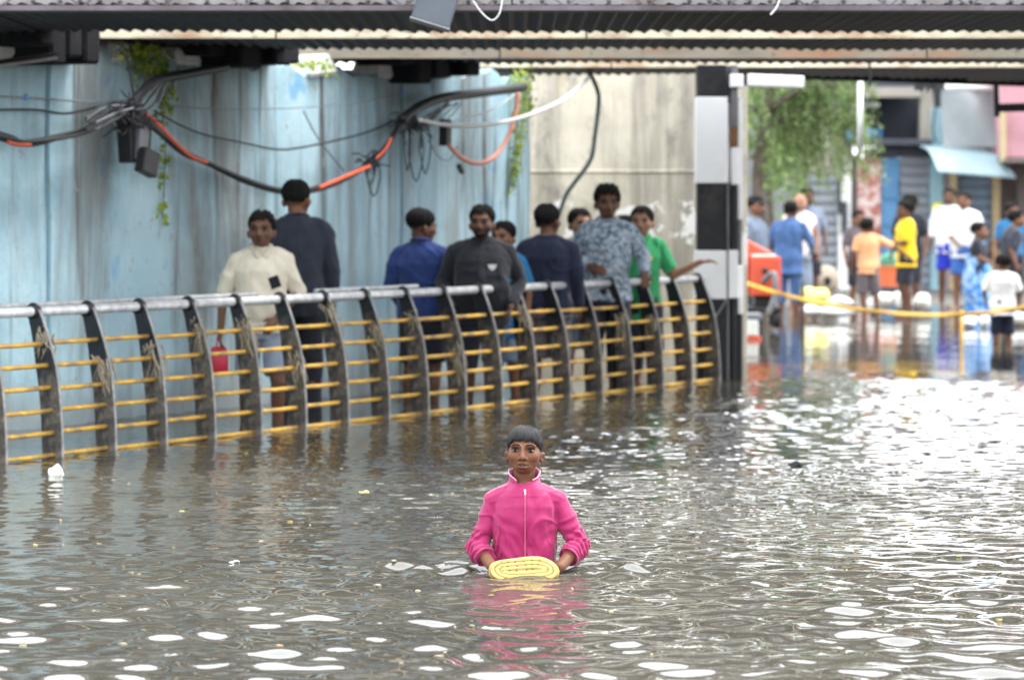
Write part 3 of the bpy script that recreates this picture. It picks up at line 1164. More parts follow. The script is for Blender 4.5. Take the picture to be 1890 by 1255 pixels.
n1 = b.noise(v, 3.4, 5, 0.65, 0.8)
c = b.ramp(n1, [(0.34, (0.25, 0.08, 0.06)), (0.45, (0.46, 0.22, 0.18)), (0.52, (0.66, 0.58, 0.56)), (0.6, (0.38, 0.16, 0.12)), (0.7, (0.58, 0.45, 0.42))])
b.color(c).set(Roughness=0.85)
M['poster'] = b.m


def shutter(parent, o, x0, x1, y0, y1, mat):
    """Roller shutter: each slat its own curved strip."""
    a, c = P(x0, y1, YB), P(x1, y0, YB)
    n = int((c.z - a.z) / 0.16)
    h = (c.z - a.z) / n
    w = c.x - a.x
    mb = MB()
    pts, fs = [], []
    k = 6
    for i in range(k):
        z = h * 0.94 * i / (k - 1)
        d = -0.028 * math.sin(math.pi * i / (k - 1))
        pts += [(0, d, z), (w, d, z)]
    for i in range(k - 1):
        fs.append((2 * i, 2 * i + 1, 2 * i + 3, 2 * i + 2))
    pts += [(0, 0.03, 0), (w, 0.03, 0), (0, 0.03, h * 0.94), (w, 0.03, h * 0.94)]
    e = 2 * k
    fs += [(e + 1, e, e + 2, e + 3), (0, e, e + 1, 1), (2 * k - 2, 2 * k - 1, e + 3, e + 2)]
    mb.add(pts, fs)
    me = mb.mesh('shutter_slat')
    sh = MB()
    rect(sh, x0, x1, y0, y1, YB, 0.03, 0.10)
    so = sh.build('roller_shutter', M[mat], parent)
    so.location = -o
    for i in range(n):
        link_mesh('slat', me, M[mat], so, (a.x, YB + 0.05, a.z + i * h))


def piece(parent, name, mat, x0, x1, y0, y1, depth=0.15, front=0.0, bevel=0.01):
    mb = MB()
    rect(mb, x0, x1, y0, y1, YB, depth, front)
    ob = mb.build(name, M[mat], parent, bevel=bevel)
    ob.location = -parent.location
    return ob


# shuttered shop left, behind the tree
s1 = empty('shuttered_shop', (P(1470, 540, YB).x, YB + 2, 0.1), 'grey shop with a closed roller shutter and white corner post behind the tree', 'building')
o1 = s1.location.copy()
piece(s1, 'wall', 'b_grey', 1376, 1474, 140, 560, 3.5, 0.1)
piece(s1, 'lintel_wall', 'b_beige', 1474.5, 1546, 140, 322, 3.5, 0.02)
shutter(s1, o1, 1475, 1545, 322, 548, 'shutter')
piece(s1, 'corner_post', 'b_white', 1546.5, 1570, 300, 556, 0.35, -0.12)
piece(s1, 'capital', 'b_beige', 1543, 1573, 258, 300, 0.4, -0.15)
piece(s1, 'base_step', 'b_grey', 1474, 1546, 548, 562, 0.5, -0.4)
mb = MB()
rect(mb, 1551, 1562, 372, 432, YB, 0.05, -0.19)
ob = mb.build('meter_box', M['b_dark'], s1, bevel=0.01)
ob.location = -o1
mb = MB()
mb.tube([P(1550, 395, YB - 0.16), P(1549, 340, YB - 0.16), P(1556, 300, YB - 0.2)], 0.03, 6)
ob = mb.build('conduit', M['b_dark'], s1, True)
ob.location = -o1
# dark wooden upper verandah house with posters and blue door
s2 = empty('verandah_house', (P(1640, 540, YB).x, YB + 2, 0.1), 'dark two storey house with torn posters, a blue door and an open verandah', 'building')
o2 = s2.location.copy()
piece(s2, 'dark_wall', 'b_brown', 1570.5, 1582, 285, 556, 3.0, 0.05)
piece(s2, 'poster_wall', 'poster', 1582.5, 1626, 292, 556, 3.0, 0.0)
piece(s2, 'blue_door', 'b_blue', 1626.5, 1661, 292, 552, 0.1, 0.03)
piece(s2, 'door_head', 'b_dark', 1626.5, 1661, 270, 291.5, 3.0, 0.01)
shutter(s2, o2, 1662, 1715, 288, 548, 'shutter')
piece(s2, 'shutter_head', 'b_dark', 1661.5, 1716, 262, 287.5, 3.0, 0.0)
piece(s2, 'verandah_back', 'b_dark', 1545, 1760, 140, 262, 0.3, 1.2)
piece(s2, 'verandah_floor', 'b_dark', 1556, 1716, 258, 269, 1.6, -0.4)
piece(s2, 'verandah_post', 'b_beige', 1697.5, 1723, 140, 258, 0.35, -0.1)
piece(s2, 'roof_fascia', 'b_beige', 1545, 1697, 162, 181, 0.12, -0.2)
piece(s2, 'roof_plank', 'b_grey', 1545, 1622, 190, 199, 0.12, -0.1)
piece(s2, 'rafter', 'b_dark', 1556, 1700, 140, 161, 1.8, -0.18)
M['bluesheet'] = simple('bright blue sheet', (0.05, 0.25, 0.62), 0.5, 0.2, 3)
piece(s2, 'blue_sheet', 'bluesheet', 1606, 1636, 236, 252, 0.05, 0.6)
piece(s2, 'balustrade', 'b_blue', 1558, 1606, 238, 257, 0.08, -0.25)
mb = MB()
mb.beam(P(1563, 230, YB - 0.3), P(1588, 180, YB - 0.3), 0.06, 0.07, Vector((0, 1, 0)))
ob = mb.build('brace', M['b_beige'], s2)
ob.location = -o2
for y in (330, 380, 430, 480):
    mb = MB()
    rect(mb, 1630, 1658, y, y + 38, YB, 0.03, 0.0)
    ob = mb.build('door_panel', M['b_blue'], s2, bevel=0.01)
    ob.location = -o2
# pale blue shop with awning
s3 = empty('pale_blue_shop', (P(1780, 540, YB).x, YB + 2, 0.1), 'pale blue shop front with cream pilasters and a curved corrugated awning', 'building')
o3 = s3.location.copy()
piece(s3, 'pilaster_blue', 'b_lblue', 1716.5, 1740, 200, 560, 3.2, -0.12)
piece(s3, 'pier', 'b_mauve', 1740.5, 1752, 200, 560, 3.2, -0.04)
piece(s3, 'pilaster_cream', 'b_cream', 1752.5, 1765, 200, 560, 3.2, -0.10)
shutter(s3, o3, 1766, 1830, 290, 552, 'shutter_blue')
piece(s3, 'shutter_head', 'b_grey', 1765.5, 1831, 140, 289.5, 3.2, 0.0)
piece(s3, 'pilaster_cream', 'b_cream', 1831.5, 1845, 200, 560, 3.2, -0.10)
piece(s3, 'side_wall', 'b_brown', 1845.5, 1960, 290, 560, 3.2, 0.0)
piece(s3, 'base_step', 'b_grey', 1662, 1850, 549, 566, 0.7, -0.65)
# awning: corrugated sheet that bends over at the front
mb = MB()
nx_, ny_ = 76, 12
pts, fs = [], []
for side in (0, 1):
    for j in range(ny_ + 1):
        s = j / ny_
        for i in range(nx_ + 1):
            u = i / nx_
            xb = P(1692, 300, YB).x + (P(1818, 300, YB).x - P(1692, 300, YB).x) * u
            dd = -1.75 * s
            zb = P(1700, 268, YB).z - 0.10 * u - 0.15 * s - 0.30 * max(0, s - 0.35) ** 2 / 0.42
            zz_ = zb + 0.022 * math.sin(i * 2 * math.pi / 4) - 0.015 * side
            pts.append((xb + 0.12 * s * (1 + u), YB - 0.12 + dd, zz_))
m1 = (nx_ + 1) * (ny_ + 1)
for j in range(ny_):
    for i in range(nx_):
        q = j * (nx_ + 1) + i
        fs.append((q, q + 1, q + nx_ + 2, q + nx_ + 1))
        fs.append((m1 + q + nx_ + 1, m1 + q + nx_ + 2, m1 + q + 1, m1 + q))
mb.add(pts, fs)
M['awning'] = simple('pale cyan corrugated sheet', (0.30, 0.41, 0.45), 0.5, 0.12, 3, stain=(0.42, 0.46, 0.45), stain_amt=0.4)
ob = mb.build('awning', M['awning'], s3, True)
ob.location = -o3
# tarpaulin panel stretched above the awning
mb = MB()
pts, fs = [], []
n = 12
for j in range(n + 1):
    for i in range(n + 1):
        u, s = i / n, j / n
        x = 1737 + 98 * u + 10 * u * (1 - s)
        y = 168 + 104 * (1 - s)
        p = P(x, y, YB - 0.6)
        pts.append(p + Vector((0, 0.10 * math.sin(u * 5 + s * 3) - 0.3 * (1 - s), 0)))
for j in range(n):
    for i in range(n):
        q = j * (n + 1) + i
        fs.append((q, q + 1, q + n + 2, q + n + 1))
k = len(pts)
mb.add(pts + [p + Vector((0, 0.03, 0)) for p in pts], fs + [tuple(k + i for i in reversed(f)) for f in fs])
ob = mb.build('tarpaulin', M['tarp'], s3, True)
ob.location = -o3
mb = MB()
for y, r in ((165, 0.05),):
    mb.tube([P(1735, 163, YB - 0.6), P(1785, 161, YB - 0.62), P(1836, 162, YB - 0.6)], r, 8)
ob = mb.build('tarpaulin_pole', M['b_white'], s3, True)
ob.location = -o3
# pink building
s4 = empty('pink_building', (P(1900, 540, YB).x, YB - 1.5, 0.1), 'pink painted building at the right edge above the brown wall', 'building')
mb = MB()
rect(mb, 1853, 2100, 135, 292, YB - 1.8, 1.5)
ob = mb.build('wall', M['b_pink'], s4, bevel=0.02)
ob.location = -s4.location
mb = MB()
rect(mb, 1850, 1857, 200, 300, YB - 1.95, 0.3)
ob = mb.build('drain_strip', M['b_cream'], s4)
ob.location = -s4.location
mb = MB()
rect(mb, 1853, 2100, 292.5, 300, YB - 2.0, 1.9)
ob = mb.build('soffit_slab', M['b_brown'], s4)
ob.location = -s4.location
mb = MB()
rect(mb, 1880, 2100, 300.5, 562, YB - 0.4, 0.3)
ob = mb.build('ground_floor_wall', M['b_brown'], s4)
ob.location = -s4.location

# ------------------------------------------------------------------ leaves
def leaf_mesh(name, pts_dirs, size, rnd, ratio=0.4):
    """Joined little leaves: each a bent two-quad blade."""
    v_, f_ = [], []
    for p, d in pts_dirs:
        d = Vector(d).normalized()
        s = size * rnd.uniform(0.6, 1.3)
        a = Vector((rnd.gauss(0, 1), rnd.gauss(0, 1), rnd.gauss(0, 0.7)))
        w = d.cross(a)
        if w.length < 1e-4:
            w = Vector((1, 0, 0))
        w = w.normalized() * s * ratio
        up = d.cross(w).normalized() * s * 0.12
        p = Vector(p)
        k = len(v_)
        v_ += [p, p + d * s * 0.5 + w + up, p + d * s, p + d * s * 0.5 - w + up]
        f_ += [(k, k + 1, k + 2), (k, k + 2, k + 3)]
    me = bpy.data.meshes.new(name)
    me.from_pydata([tuple(q) for q in v_], [], f_)
    me.update()
    return me


def leaf_mat(name, a, bcol, c3):
    b = NB(name)
    g = b.new('ShaderNodeNewGeometry')
    c = b.ramp(g.outputs['Random Per Island'], [(0.0, a), (0.5, bcol), (1.0, c3)])
    b.color(c).set(Roughness=0.55, Specular_IOR_Level=0.35, Transmission_Weight=0.0)
    tr = b.new('ShaderNodeBsdfTranslucent')
    b.l.new(c, tr.inputs['Color'])
    mx = b.new('ShaderNodeMixShader')
    mx.inputs[0].default_value = 0.35
    b.l.new(b.b.outputs[0], mx.inputs[1])
    b.l.new(tr.outputs[0], mx.inputs[2])
    b.l.new(mx.outputs[0], b.n['Material Output'].inputs['Surface'])
    return b.m


M['leaf_tree'] = leaf_mat('feathery tree leaves', (0.08, 0.15, 0.045), (0.19, 0.29, 0.10), (0.34, 0.43, 0.18))
M['leaf_weed'] = leaf_mat('yellow green creeper leaves', (0.16, 0.26, 0.03), (0.34, 0.44, 0.06), (0.55, 0.56, 0.09))  # leaf colours brightened to stand in for skylight on the tufts
M['bark'] = simple('grey brown bark', (0.13, 0.105, 0.085), 0.95, 0.4, 9, bump=0.6, bd=0.02)

# drooping tree
rt = random.Random(21)
TX, TY = P(1402, 500, 43.5).x, 43.5
tree = empty('drooping_tree', (TX, TY, -0.2), 'feathery green tree drooping beside the banded column', 'tree')
T0 = tree.location
mb = MB()
tp = [Vector((TX, TY, -0.25)), Vector((TX + 0.06, TY, 0.8)), Vector((TX - 0.02, TY + 0.1, 1.9)), Vector((TX + 0.15, TY + 0.1, 3.0)), Vector((TX + 0.3, TY, 4.2))]
mb.tube([p - T0 for p in spline(tp, 5)], [0.11 - 0.07 * i / 20 for i in range(21)], 10)
limbs = []
for i in range(15):
    h = rt.uniform(2.3, 4.1)
    base_p = Vector((TX + 0.1 + 0.07 * (h - 2.3), TY + 0.05, h))
    an = rt.uniform(-0.6, 1.1) if i % 3 else rt.uniform(-3.1, 3.1)
    ln = rt.uniform(0.5, 1.15)
    e = base_p + Vector((math.cos(an) * ln, math.sin(an) * ln * 0.8, rt.uniform(0.0, 0.35)))
    m_ = (base_p + e) / 2 + Vector((0, 0, 0.18))
    lp = spline([base_p, m_, e], 4)
    mb.tube([p - T0 for p in lp], [0.035 - 0.025 * j / 8 for j in range(9)], 6)
    limbs.append(lp)
mb.build('trunk', M['bark'], tree, True)
pd = []
tw = MB()
for lp in limbs:
    for s in range(13):
        st = lp[rt.randint(3, 8)] + Vector((rt.gauss(0, 0.08), rt.gauss(0, 0.08), rt.gauss(0, 0.05)))
        L = rt.uniform(0.5, 1.35)
        side = Vector((rt.gauss(0.18, 0.22), rt.gauss(0, 0.22), 0))
        prev = None
        npt = 20
        lim = 1.62 + 0.35 * max(0.0, math.sin(st.x * 3.3)) if st.x < 4.2 else 1.75
        path = []
        for q in range(npt + 1):
            t = q / npt
            p = st + side * L * t + Vector((0, 0, -L * t * t * 0.9 - 0.1 * t * L))
            if p.z < lim:
                break
            path.append(p)
            if q:
                for _ in range(4):
                    d = Vector((rt.gauss(0, 0.6), rt.gauss(0, 0.6), -0.7 + rt.gauss(0, 0.4)))
                    pd.append((p + Vector((rt.gauss(0, 0.02), rt.gauss(0, 0.02), rt.gauss(0, 0.02))) - T0, d))
        if len(path) > 2:
            tw.tube([p - T0 for p in path], 0.004, 4, False)
tw.build('twigs', M['bark'], tree)
crown = link_mesh('crown', leaf_mesh('crown', pd, 0.080, rt, 0.16), M['leaf_tree'], tree)
tag(crown, kind='stuff')

# second tree trunk and dark bush in its shade
tree2 = empty('slim_tree', (P(1432, 500, 49).x, 49, 0), 'slim grey tree trunk with a sparse crown behind the drooping tree', 'tree')
T2 = tree2.location
mb = MB()
mb.tube([p - T2 for p in spline([P(1418, 560, 49), P(1424, 420, 49), P(1412, 300, 49), P(1420, 150, 49), P(1430, 40, 49)], 5)], [0.06 - 0.03 * i / 20 for i in range(21)], 8)
mb.build('trunk', M['bark'], tree2, True)
pd = []
for _ in range(2600):
    c_ = P(1440 + rt.gauss(0, 26), 215 + rt.gauss(0, 60), 49 + rt.gauss(0, 0.5))
    pd.append((c_ - T2, Vector((rt.gauss(0, 1), rt.gauss(0, 1), rt.gauss(-0.4, 0.6)))))
tag(link_mesh('crown', leaf_mesh('crown', pd, 0.13, rt, 0.35), M['leaf_tree'], tree2), kind='stuff')

# creepers on the wall top
def creeper(name, label, blobs, strands, size=0.05, n=260):
    root_p = on_wall(blobs[0][0], blobs[0][1], 0.0)
    r = empty(name, root_p, label, 'plant', 'creepers on the wall')
    pd = []
    st = MB()
    for (px, py, sx, sy, k) in blobs:
        for _ in range(int(k)):
            p = on_wall(px + rt.gauss(0, sx), py + rt.gauss(0, sy), rt.uniform(-0.25, 0.14))
            pd.append((p - root_p, Vector((rt.gauss(0, 0.6), rt.gauss(-0.5, 0.5), rt.gauss(-0.2, 0.7)))))
        st.tube([on_wall(px, py + sy, 0.0) - root_p, on_wall(px + sx * 0.4, py - sy, -0.1) - root_p], 0.006, 5)
    for line, k in strands:
        path = spline([on_wall(x, y, 0.05) for x, y in line], 8)
        st.tube([p - root_p for p in path], 0.004, 4)
        for _ in range(k):
            p = path[rt.randint(0, len(path) - 1)] + Vector((rt.gauss(0, 0.02), rt.gauss(-0.01, 0.015), rt.gauss(0, 0.02)))
            pd.append((p - root_p, Vector((rt.gauss(0, 0.6), rt.gauss(-0.6, 0.4), rt.gauss(-0.5, 0.5)))))
    st.build('stems', M['bark'], r)
    tag(link_mesh('leaves', leaf_mesh('leaves', pd, size, rt, 0.42), M['leaf_weed'], r), kind='stuff')
    return r


creeper('creeper', 'yellow green creeper spilling over the blue wall with a long hanging strand',
        [(262, 98, 22, 8, 330), (275, 125, 16, 10, 210), (290, 145, 12, 14, 90)],
        [([(300, 120), (306, 180), (312, 205)], 70), ([(298, 205), (305, 260), (303, 330), (300, 405)], 60), ([(320, 130), (318, 185)], 26)])
creeper('creeper', 'small weed tuft beside the white broken coping on the wall top', [(575, 118, 20, 3, 160), (608, 124, 7, 8, 90)], [], 0.04)
creeper('creeper', 'bright creeper at the right end of the blue wall near the orange hose',
        [(962, 158, 10, 14, 330), (968, 190, 8, 16, 160)],
        [([(966, 180), (962, 250), (953, 300), (948, 355)], 120), ([(956, 200), (950, 260), (944, 345)], 60)], 0.042)

# ------------------------------------------------------------------ cables on the wall
M['cable'] = simple('black cable', (0.018, 0.018, 0.021), 0.5, 0.4, 12)
M['cable_grey'] = simple('grey cable', (0.20, 0.21, 0.23), 0.5, 0.25, 10)
M['cable_white'] = simple('white cable', (0.68, 0.68, 0.66), 0.5, 0.1, 10)
M['cable_orange'] = simple('orange conduit', (0.72, 0.11, 0.045), 0.5, 0.15, 10)
M['cable_pink'] = simple('faded orange hose', (0.74, 0.30, 0.22), 0.55, 0.2, 4)
M['cable_green'] = simple('dark green cable', (0.09, 0.12, 0.115), 0.5, 0.3, 10)
M['cable_blue'] = simple('blue insulator', (0.15, 0.35, 0.75), 0.3, 0.1, 10)


def cable(name, line, r, mat, label, out=0.18, parent=None, Y=None, cat='cable', jit=0.0):
    pts = []
    for i, (x, y) in enumerate(line):
        p = P(x, y, Y) if Y else on_wall(x, y, out)
        if jit:
            p = p + Vector((rt.gauss(0, jit), rt.gauss(0, jit), rt.gauss(0, jit)))
        pts.append(p)
    base_p = pts[0].copy()
    o0 = base_p if parent is None else parent.location
    mb = MB()
    mb.tube([p - o0 for p in spline(pts, 8)], r, 8)
    if parent is None:
        return tag(mb.build(name, M[mat], None, True, loc=base_p), label, cat)
    return mb.build(name, M[mat], parent, True)


bun = empty('cable_bundle', on_wall(240, 210, 0.2), 'sagging black cable bundle with a tangled splice box and orange conduit on the blue wall', 'cable bundle')
main = [(-40, 240), (20, 256), (60, 262), (150, 240), (235, 205)]
for k in range(5):
    cable('strand', [(x + rt.gauss(0, 3), y + rt.gauss(0, 3)) for x, y in main], 0.014, 'cable', None, 0.2 + 0.02 * k, bun)
down = [(250, 205), (330, 275), (380, 300), (460, 335), (530, 353), (585, 347), (660, 315), (700, 285), (722, 250), (742, 222)]
for k in range(6):
    cable('strand', [(x + rt.gauss(0, 2.5), y + rt.gauss(0, 2.5)) for x, y in down], 0.011 + 0.004 * (k % 2), 'cable', None, 0.18 + 0.02 * k, bun)
cable('orange_conduit', [(14, 262), (30, 267), (56, 268)], 0.014, 'cable_orange', None, 0.34, bun)
cable('orange_conduit', [(272, 213), (292, 230), (310, 249)], 0.013, 'cable_orange', None, 0.34, bun)
cable('orange_conduit', [(310, 249), (330, 270), (355, 290), (382, 300)], 0.013, 'cable_orange', None, 0.34, bun)
cable('orange_conduit', [(588, 347), (620, 334), (650, 321), (682, 307)], 0.016, 'cable_orange', None, 0.36, bun)
cable('orange_conduit', [(694, 294), (712, 275), (722, 255)], 0.010, 'cable_orange', None, 0.36, bun)
cable('pipe_sleeve', [(240, 198), (262, 170), (285, 150), (340, 138), (418, 124)], 0.034, 'cable', None, 0.3, bun)
for k in range(9):
    x, y = 205 + rt.uniform(-5, 30), 232 + rt.uniform(-30, 5)
    cable('loose_strand', [(x - 45, y + 12 + rt.uniform(-8, 8)), (x - 10, y - 8), (x + 25, 200 + rt.uniform(-8, 8))], 0.007, 'cable_grey' if k % 2 else 'cable', None, 0.3 + 0.01 * k, bun)
for k in range(6):
    cable('loose_strand', [(250 + k * 4, 205), (262 + k * 6, 178 + k * 3), (285 + k * 5, 160 - k * 2), (300 + k * 4, 140)], 0.006, 'cable_grey' if k % 2 else 'cable', None, 0.32, bun)
cable('drop_wire', [(248, 195), (243, 150), (232, 105), (215, 88)], 0.009, 'cable', None, 0.35, bun)


def tilted_box(parent, px, py, w, h, d, ang, mat, out=0.3, name='junction_box'):
    p = on_wall(px, py, out)
    R = Matrix.Rotation(math.atan2(FD.y, FD.x), 3, 'Z') @ Matrix.Rotation(ang, 3, 'Y')
    mb = MB()
    mb.box(p - parent.location, (w, d, h), R)
    return mb.build(name, M[mat], parent, bevel=0.008)


tilted_box(bun, 272, 300, 0.19, 0.18, 0.08, 0.28, 'cable', 0.34)
tilted_box(bun, 243, 255, 0.20, 0.34, 0.12, -0.10, 'cable', 0.22, 'splice_case')
tilted_box(bun, 240, 215, 0.22, 0.14, 0.14, 0.3, 'cable', 0.26, 'splice_case')
tilted_box(bun, 262, 262, 0.12, 0.26, 0.05, 0.06, 'cable_grey', 0.30, 'torn_cover')
cable('drop_wire', [(276, 215), (278, 245), (275, 280)], 0.008, 'cable', None, 0.36, bun)
mb = MB()
for k in range(70):
    p = on_wall(238 + rt.gauss(0, 11), 212 + rt.gauss(0, 11), 0.3) - bun.location
    q = p + Vector((rt.gauss(0, 0.07), rt.gauss(0, 0.05), rt.gauss(-0.03, 0.06)))
    m_ = (p + q) / 2 + Vector((rt.gauss(0, 0.03), 0, rt.gauss(0, 0.03)))
    mb.tube(spline([p, m_, q], 3), 0.005, 5)
tag(mb.build('wire_tangle', M['cable'], bun, True), kind='stuff')

bun2 = empty('cable_sleeve', on_wall(745, 222, 0.2), 'thick black cable sleeve with hanging wire loops, right part of blue wall', 'cable bundle')
cable('pipe_sleeve', [(742, 222), (765, 203), (790, 190), (830, 179), (900, 170), (968, 161)], 0.040, 'cable', None, 0.3, bun2)
for k in range(8):
    cable('loose_strand', [(742 + rt.gauss(0, 4), 225), (770 + rt.gauss(0, 6), 235 + rt.gauss(0, 8)), (800 + rt.gauss(0, 10), 215 + rt.gauss(0, 10)), (840 + rt.gauss(0, 10), 190)], 0.006, 'cable_grey' if k % 3 == 0 else 'cable', None, 0.25, bun2)
for (x, w, d) in ((768, 14, 110), (785, 10, 96), (752, 6, 90), (690, 12, 70), (684, 9, 48)):
    y0 = 225 if x > 700 else 292
    cable('wire_loop', [(x - w * 0.5, y0), (x - w, y0 + d * 0.5), (x, y0 + d), (x + w, y0 + d * 0.5), (x + w * 0.4, y0)], 0.006, 'cable', None, 0.2, bun2)
cable('wire_loop', [(790, 258), (810, 290), (830, 295), (845, 270)], 0.005, 'cable_grey', None, 0.2, bun2)
tilted_box(bun2, 822, 245, 0.09, 0.22, 0.08, 0.05, 'cable', 0.2)
tilted_box(bun2, 850, 312, 0.10, 0.04, 0.04, 0.75, 'cable', 0.2, 'bracket')
mb = MB()
for k in range(50):
    p = on_wall(760 + rt.gauss(0, 14), 228 + rt.gauss(0, 9), 0.25) - bun2.location
    q = p + Vector((rt.gauss(0, 0.06), rt.gauss(0, 0.05), rt.gauss(-0.04, 0.07)))
    mb.tube([p, (p + q) / 2 + Vector((0, 0, 0.02)), q], 0.006, 5)
tag(mb.build('wire_tangle', M['cable'], bun2, True), kind='stuff')
mb = MB()
for k in range(34):
    p = on_wall(682 + rt.gauss(0, 7), 300 + rt.gauss(0, 7), 0.34) - bun2.location
    q = p + Vector((rt.gauss(0, 0.05), rt.gauss(0, 0.03), rt.gauss(-0.01, 0.05)))
    mb.tube([p, (p + q) / 2 + Vector((0, 0, 0.02)), q], 0.006, 5)
tag(mb.build('wire_knot', M['cable'], bun2, True), kind='stuff')

cable('hose', [(956, 172), (950, 215), (935, 258), (910, 291), (880, 302), (850, 290), (828, 268)], 0.020, 'cable_pink', 'faded orange hose hanging in a loop near the right end of the blue wall', 0.34, cat='hose')
cable('cable', [(775, 222), (815, 230), (870, 233), (950, 221), (1030, 190), (1070, 160), (1090, 140)], 0.017, 'cable_white', 'white cable sweeping from the blue wall up to the bridge', 0.42)
cable('cable', [(838, 225), (870, 215), (905, 205), (950, 175)], 0.006, 'cable_white', 'thin white wire under the thick black sleeve', 0.4)
cable('cable', [(1086, 128), (1102, 165), (1105, 190), (1098, 250), (1090, 295), (1060, 338), (1045, 360), (1030, 400)], 0.020, 'cable_green', 'dark green cable hanging in front of the pale concrete wall', 0.2, Y=30.6)
cable('cable', [(-30, 177), (55, 181), (160, 188), (235, 186)], 0.006, 'cable_grey', 'thin wire with a blue insulator at the far left of the wall', 0.1)
cable('cable', [(-30, 204), (60, 203), (120, 210), (170, 200), (215, 190)], 0.009, 'cable', 'thin black wire sagging left of the splice box', 0.12)
cable('cable', [(285, 205), (330, 230), (375, 248), (440, 262), (510, 276), (560, 272), (640, 255), (690, 240), (742, 217)], 0.008, 'cable', 'thin black wire dipping across the middle of the blue wall', 0.14)
cable('cable', [(300, 195), (420, 202), (560, 199), (660, 189), (745, 172)], 0.004, 'cable_grey', 'fine grey wire strung straight across the upper blue wall', 0.16)
cable('cable', [(560, 205), (590, 260), (635, 316)], 0.006, 'cable_grey', 'thin grey wire running diagonally down the blue wall', 0.1)
mb = MB()
mb.ell((0, 0, 0), (0.022, 0.022, 0.022))
tag(mb.build('insulator', M['cable_blue'], None, True, loc=on_wall(48, 180, 0.1)), 'small blue insulator knob on the wall at far left', 'insulator')
mb = MB()
mb.ell((0, 0, 0), (0.022, 0.022, 0.022))
tag(mb.build('insulator', M['cable_blue'], None, True, loc=on_wall(745, 172, 0.14)), 'small blue insulator knob above the black cable sleeve', 'insulator')

# tilted grey plate and wire loops on the bridge front
pl = empty('hanging_lamp_box', P(803, 15, 20.1), 'tilted grey metal box hanging from the front of the bridge', 'metal box')
R = Matrix.Rotation(math.radians(17), 3, 'Y') @ Matrix.Rotation(math.radians(-14), 3, 'X')
M['lampbox'] = simple('grey metal sheet', (0.060, 0.072, 0.088), 0.6, 0.15, 6)
mb = MB()
mb.box((0, 0, 0), (0.235, 0.09, 0.22), R)
mb.build('body', M['lampbox'], pl, bevel=0.008)
mb = MB()
mb.box(R @ Vector((0, -0.02, -0.114)), (0.245, 0.07, 0.01), R)
mb.build('lip', M['cable_grey'], pl)
mb = MB()
mb.beam(R @ Vector((0, 0.05, 0.08)), Vector((0, 0.22, 0.08)), 0.03, 0.03)
mb.build('bracket', M['steel'], pl)
cable('cable', [(873, 2), (890, 25), (908, 38), (922, 25), (928, -6)], 0.0045, 'cable_white', 'thin pale wire loop dangling from the bridge front', Y=20.15)
cable('cable', [(1422, 28), (1433, 15), (1440, -4)], 0.006, 'cable_white', 'short pale frayed wire end on the bridge front at right', Y=20.15)
cable('cable', [(1606, 88), (1605, 125), (1606, 160)], 0.011, 'cable', 'short black strap hanging under the bridge at right', Y=29.9)
cable('cable', [(1722, 165), (1726, 200), (1722, 240), (1727, 262)], 0.018, 'cable', 'black wire hanging beside the grey tarpaulin', Y=54)

# ------------------------------------------------------------------ props in the street
M['red'] = simple('red machine paint', (0.60, 0.085, 0.04), 0.4, 0.12, 4, stain=(0.35, 0.08, 0.05), stain_amt=0.3)
M['offwhite'] = simple('dirty white plastic', (0.74, 0.74, 0.70), 0.7, 0.12, 9, stain=(0.5, 0.46, 0.4), stain_amt=0.4)
M['yellowbag'] = simple('yellow plastic sheet', (0.80, 0.72, 0.22), 0.6, 0.15, 6)
M['black'] = simple('black rubber', (0.02, 0.02, 0.022), 0.7, 0.3, 8)
MY = 41.0
mc = empty('pump_machine', P(1405, 600, MY), 'red pump machine with a sloping hood standing behind the column', 'machine')
mc.location.z = -0.3
m0 = mc.location


def mbox(name, x0, x1, y0, y1, d0, d1, mat, top_shift=None, bev=0.015):
    a, c = P(x0, y1, MY), P(x1, y0, MY)
    mb = MB()
    zs = [a.z, a.z, a.z, a.z, c.z, c.z, c.z, c.z]
    if top_shift:
        zs[5] -= top_shift
        zs[6] -= top_shift
    xy = [(a.x, MY + d0), (c.x, MY + d0), (c.x, MY + d1), (a.x, MY + d1)] * 2
    mb.add([Vector((xy[i][0], xy[i][1], zs[i])) - m0 for i in range(8)],
           [(0, 3, 2, 1), (4, 5, 6, 7), (0, 1, 5, 4), (1, 2, 6, 5), (2, 3, 7, 6), (3, 0, 4, 7)])
    return mb.build(name, M[mat], mc, bevel=bev)


mbox('hood', 1355, 1428, 428, 500, 0.20, 0.8, 'red', 0.26)
mbox('body', 1384, 1440, 474, 546, -0.15, 0.18, 'red')
mbox('body_top', 1386, 1432, 470.5, 473.6, -0.14, 0.17, 'offwhite')
mbox('side_panel', 1362, 1383.5, 450, 545, 0.0, 0.19, 'red')
mbox('engine', 1392, 1432, 546.5, 566, -0.05, 0.4, 'black')
mbox('frame', 1360, 1440, 566.5, 574, -0.2, 0.6, 'black')
for x, yy in ((1368, -0.1), (1432, -0.1), (1368, 0.5), (1432, 0.5)):
    mb = MB()
    p = P(x, 588, MY) + Vector((0, yy, 0)) - m0
    mb.tube([p + Vector((-0.04, 0, 0)), p + Vector((0.04, 0, 0))], 0.11, 16)
    mb.build('wheel', M['black'], mc, True)
mb = MB()
mb.tube([p - m0 for p in spline([P(1408, 520, MY - 0.2), P(1428, 505, MY - 0.35), P(1430, 545, MY - 0.4), P(1418, 580, MY - 0.4)], 6)], 0.035, 8)
mb.build('hose', M['paintgrey'], mc, True)
mb = MB()
p = P(1412, 500, MY - 0.17) - m0
mb.tube([p, p + Vector((0, -0.05, 0))], 0.035, 12)
mb.build('cap', M['black'], mc, True)

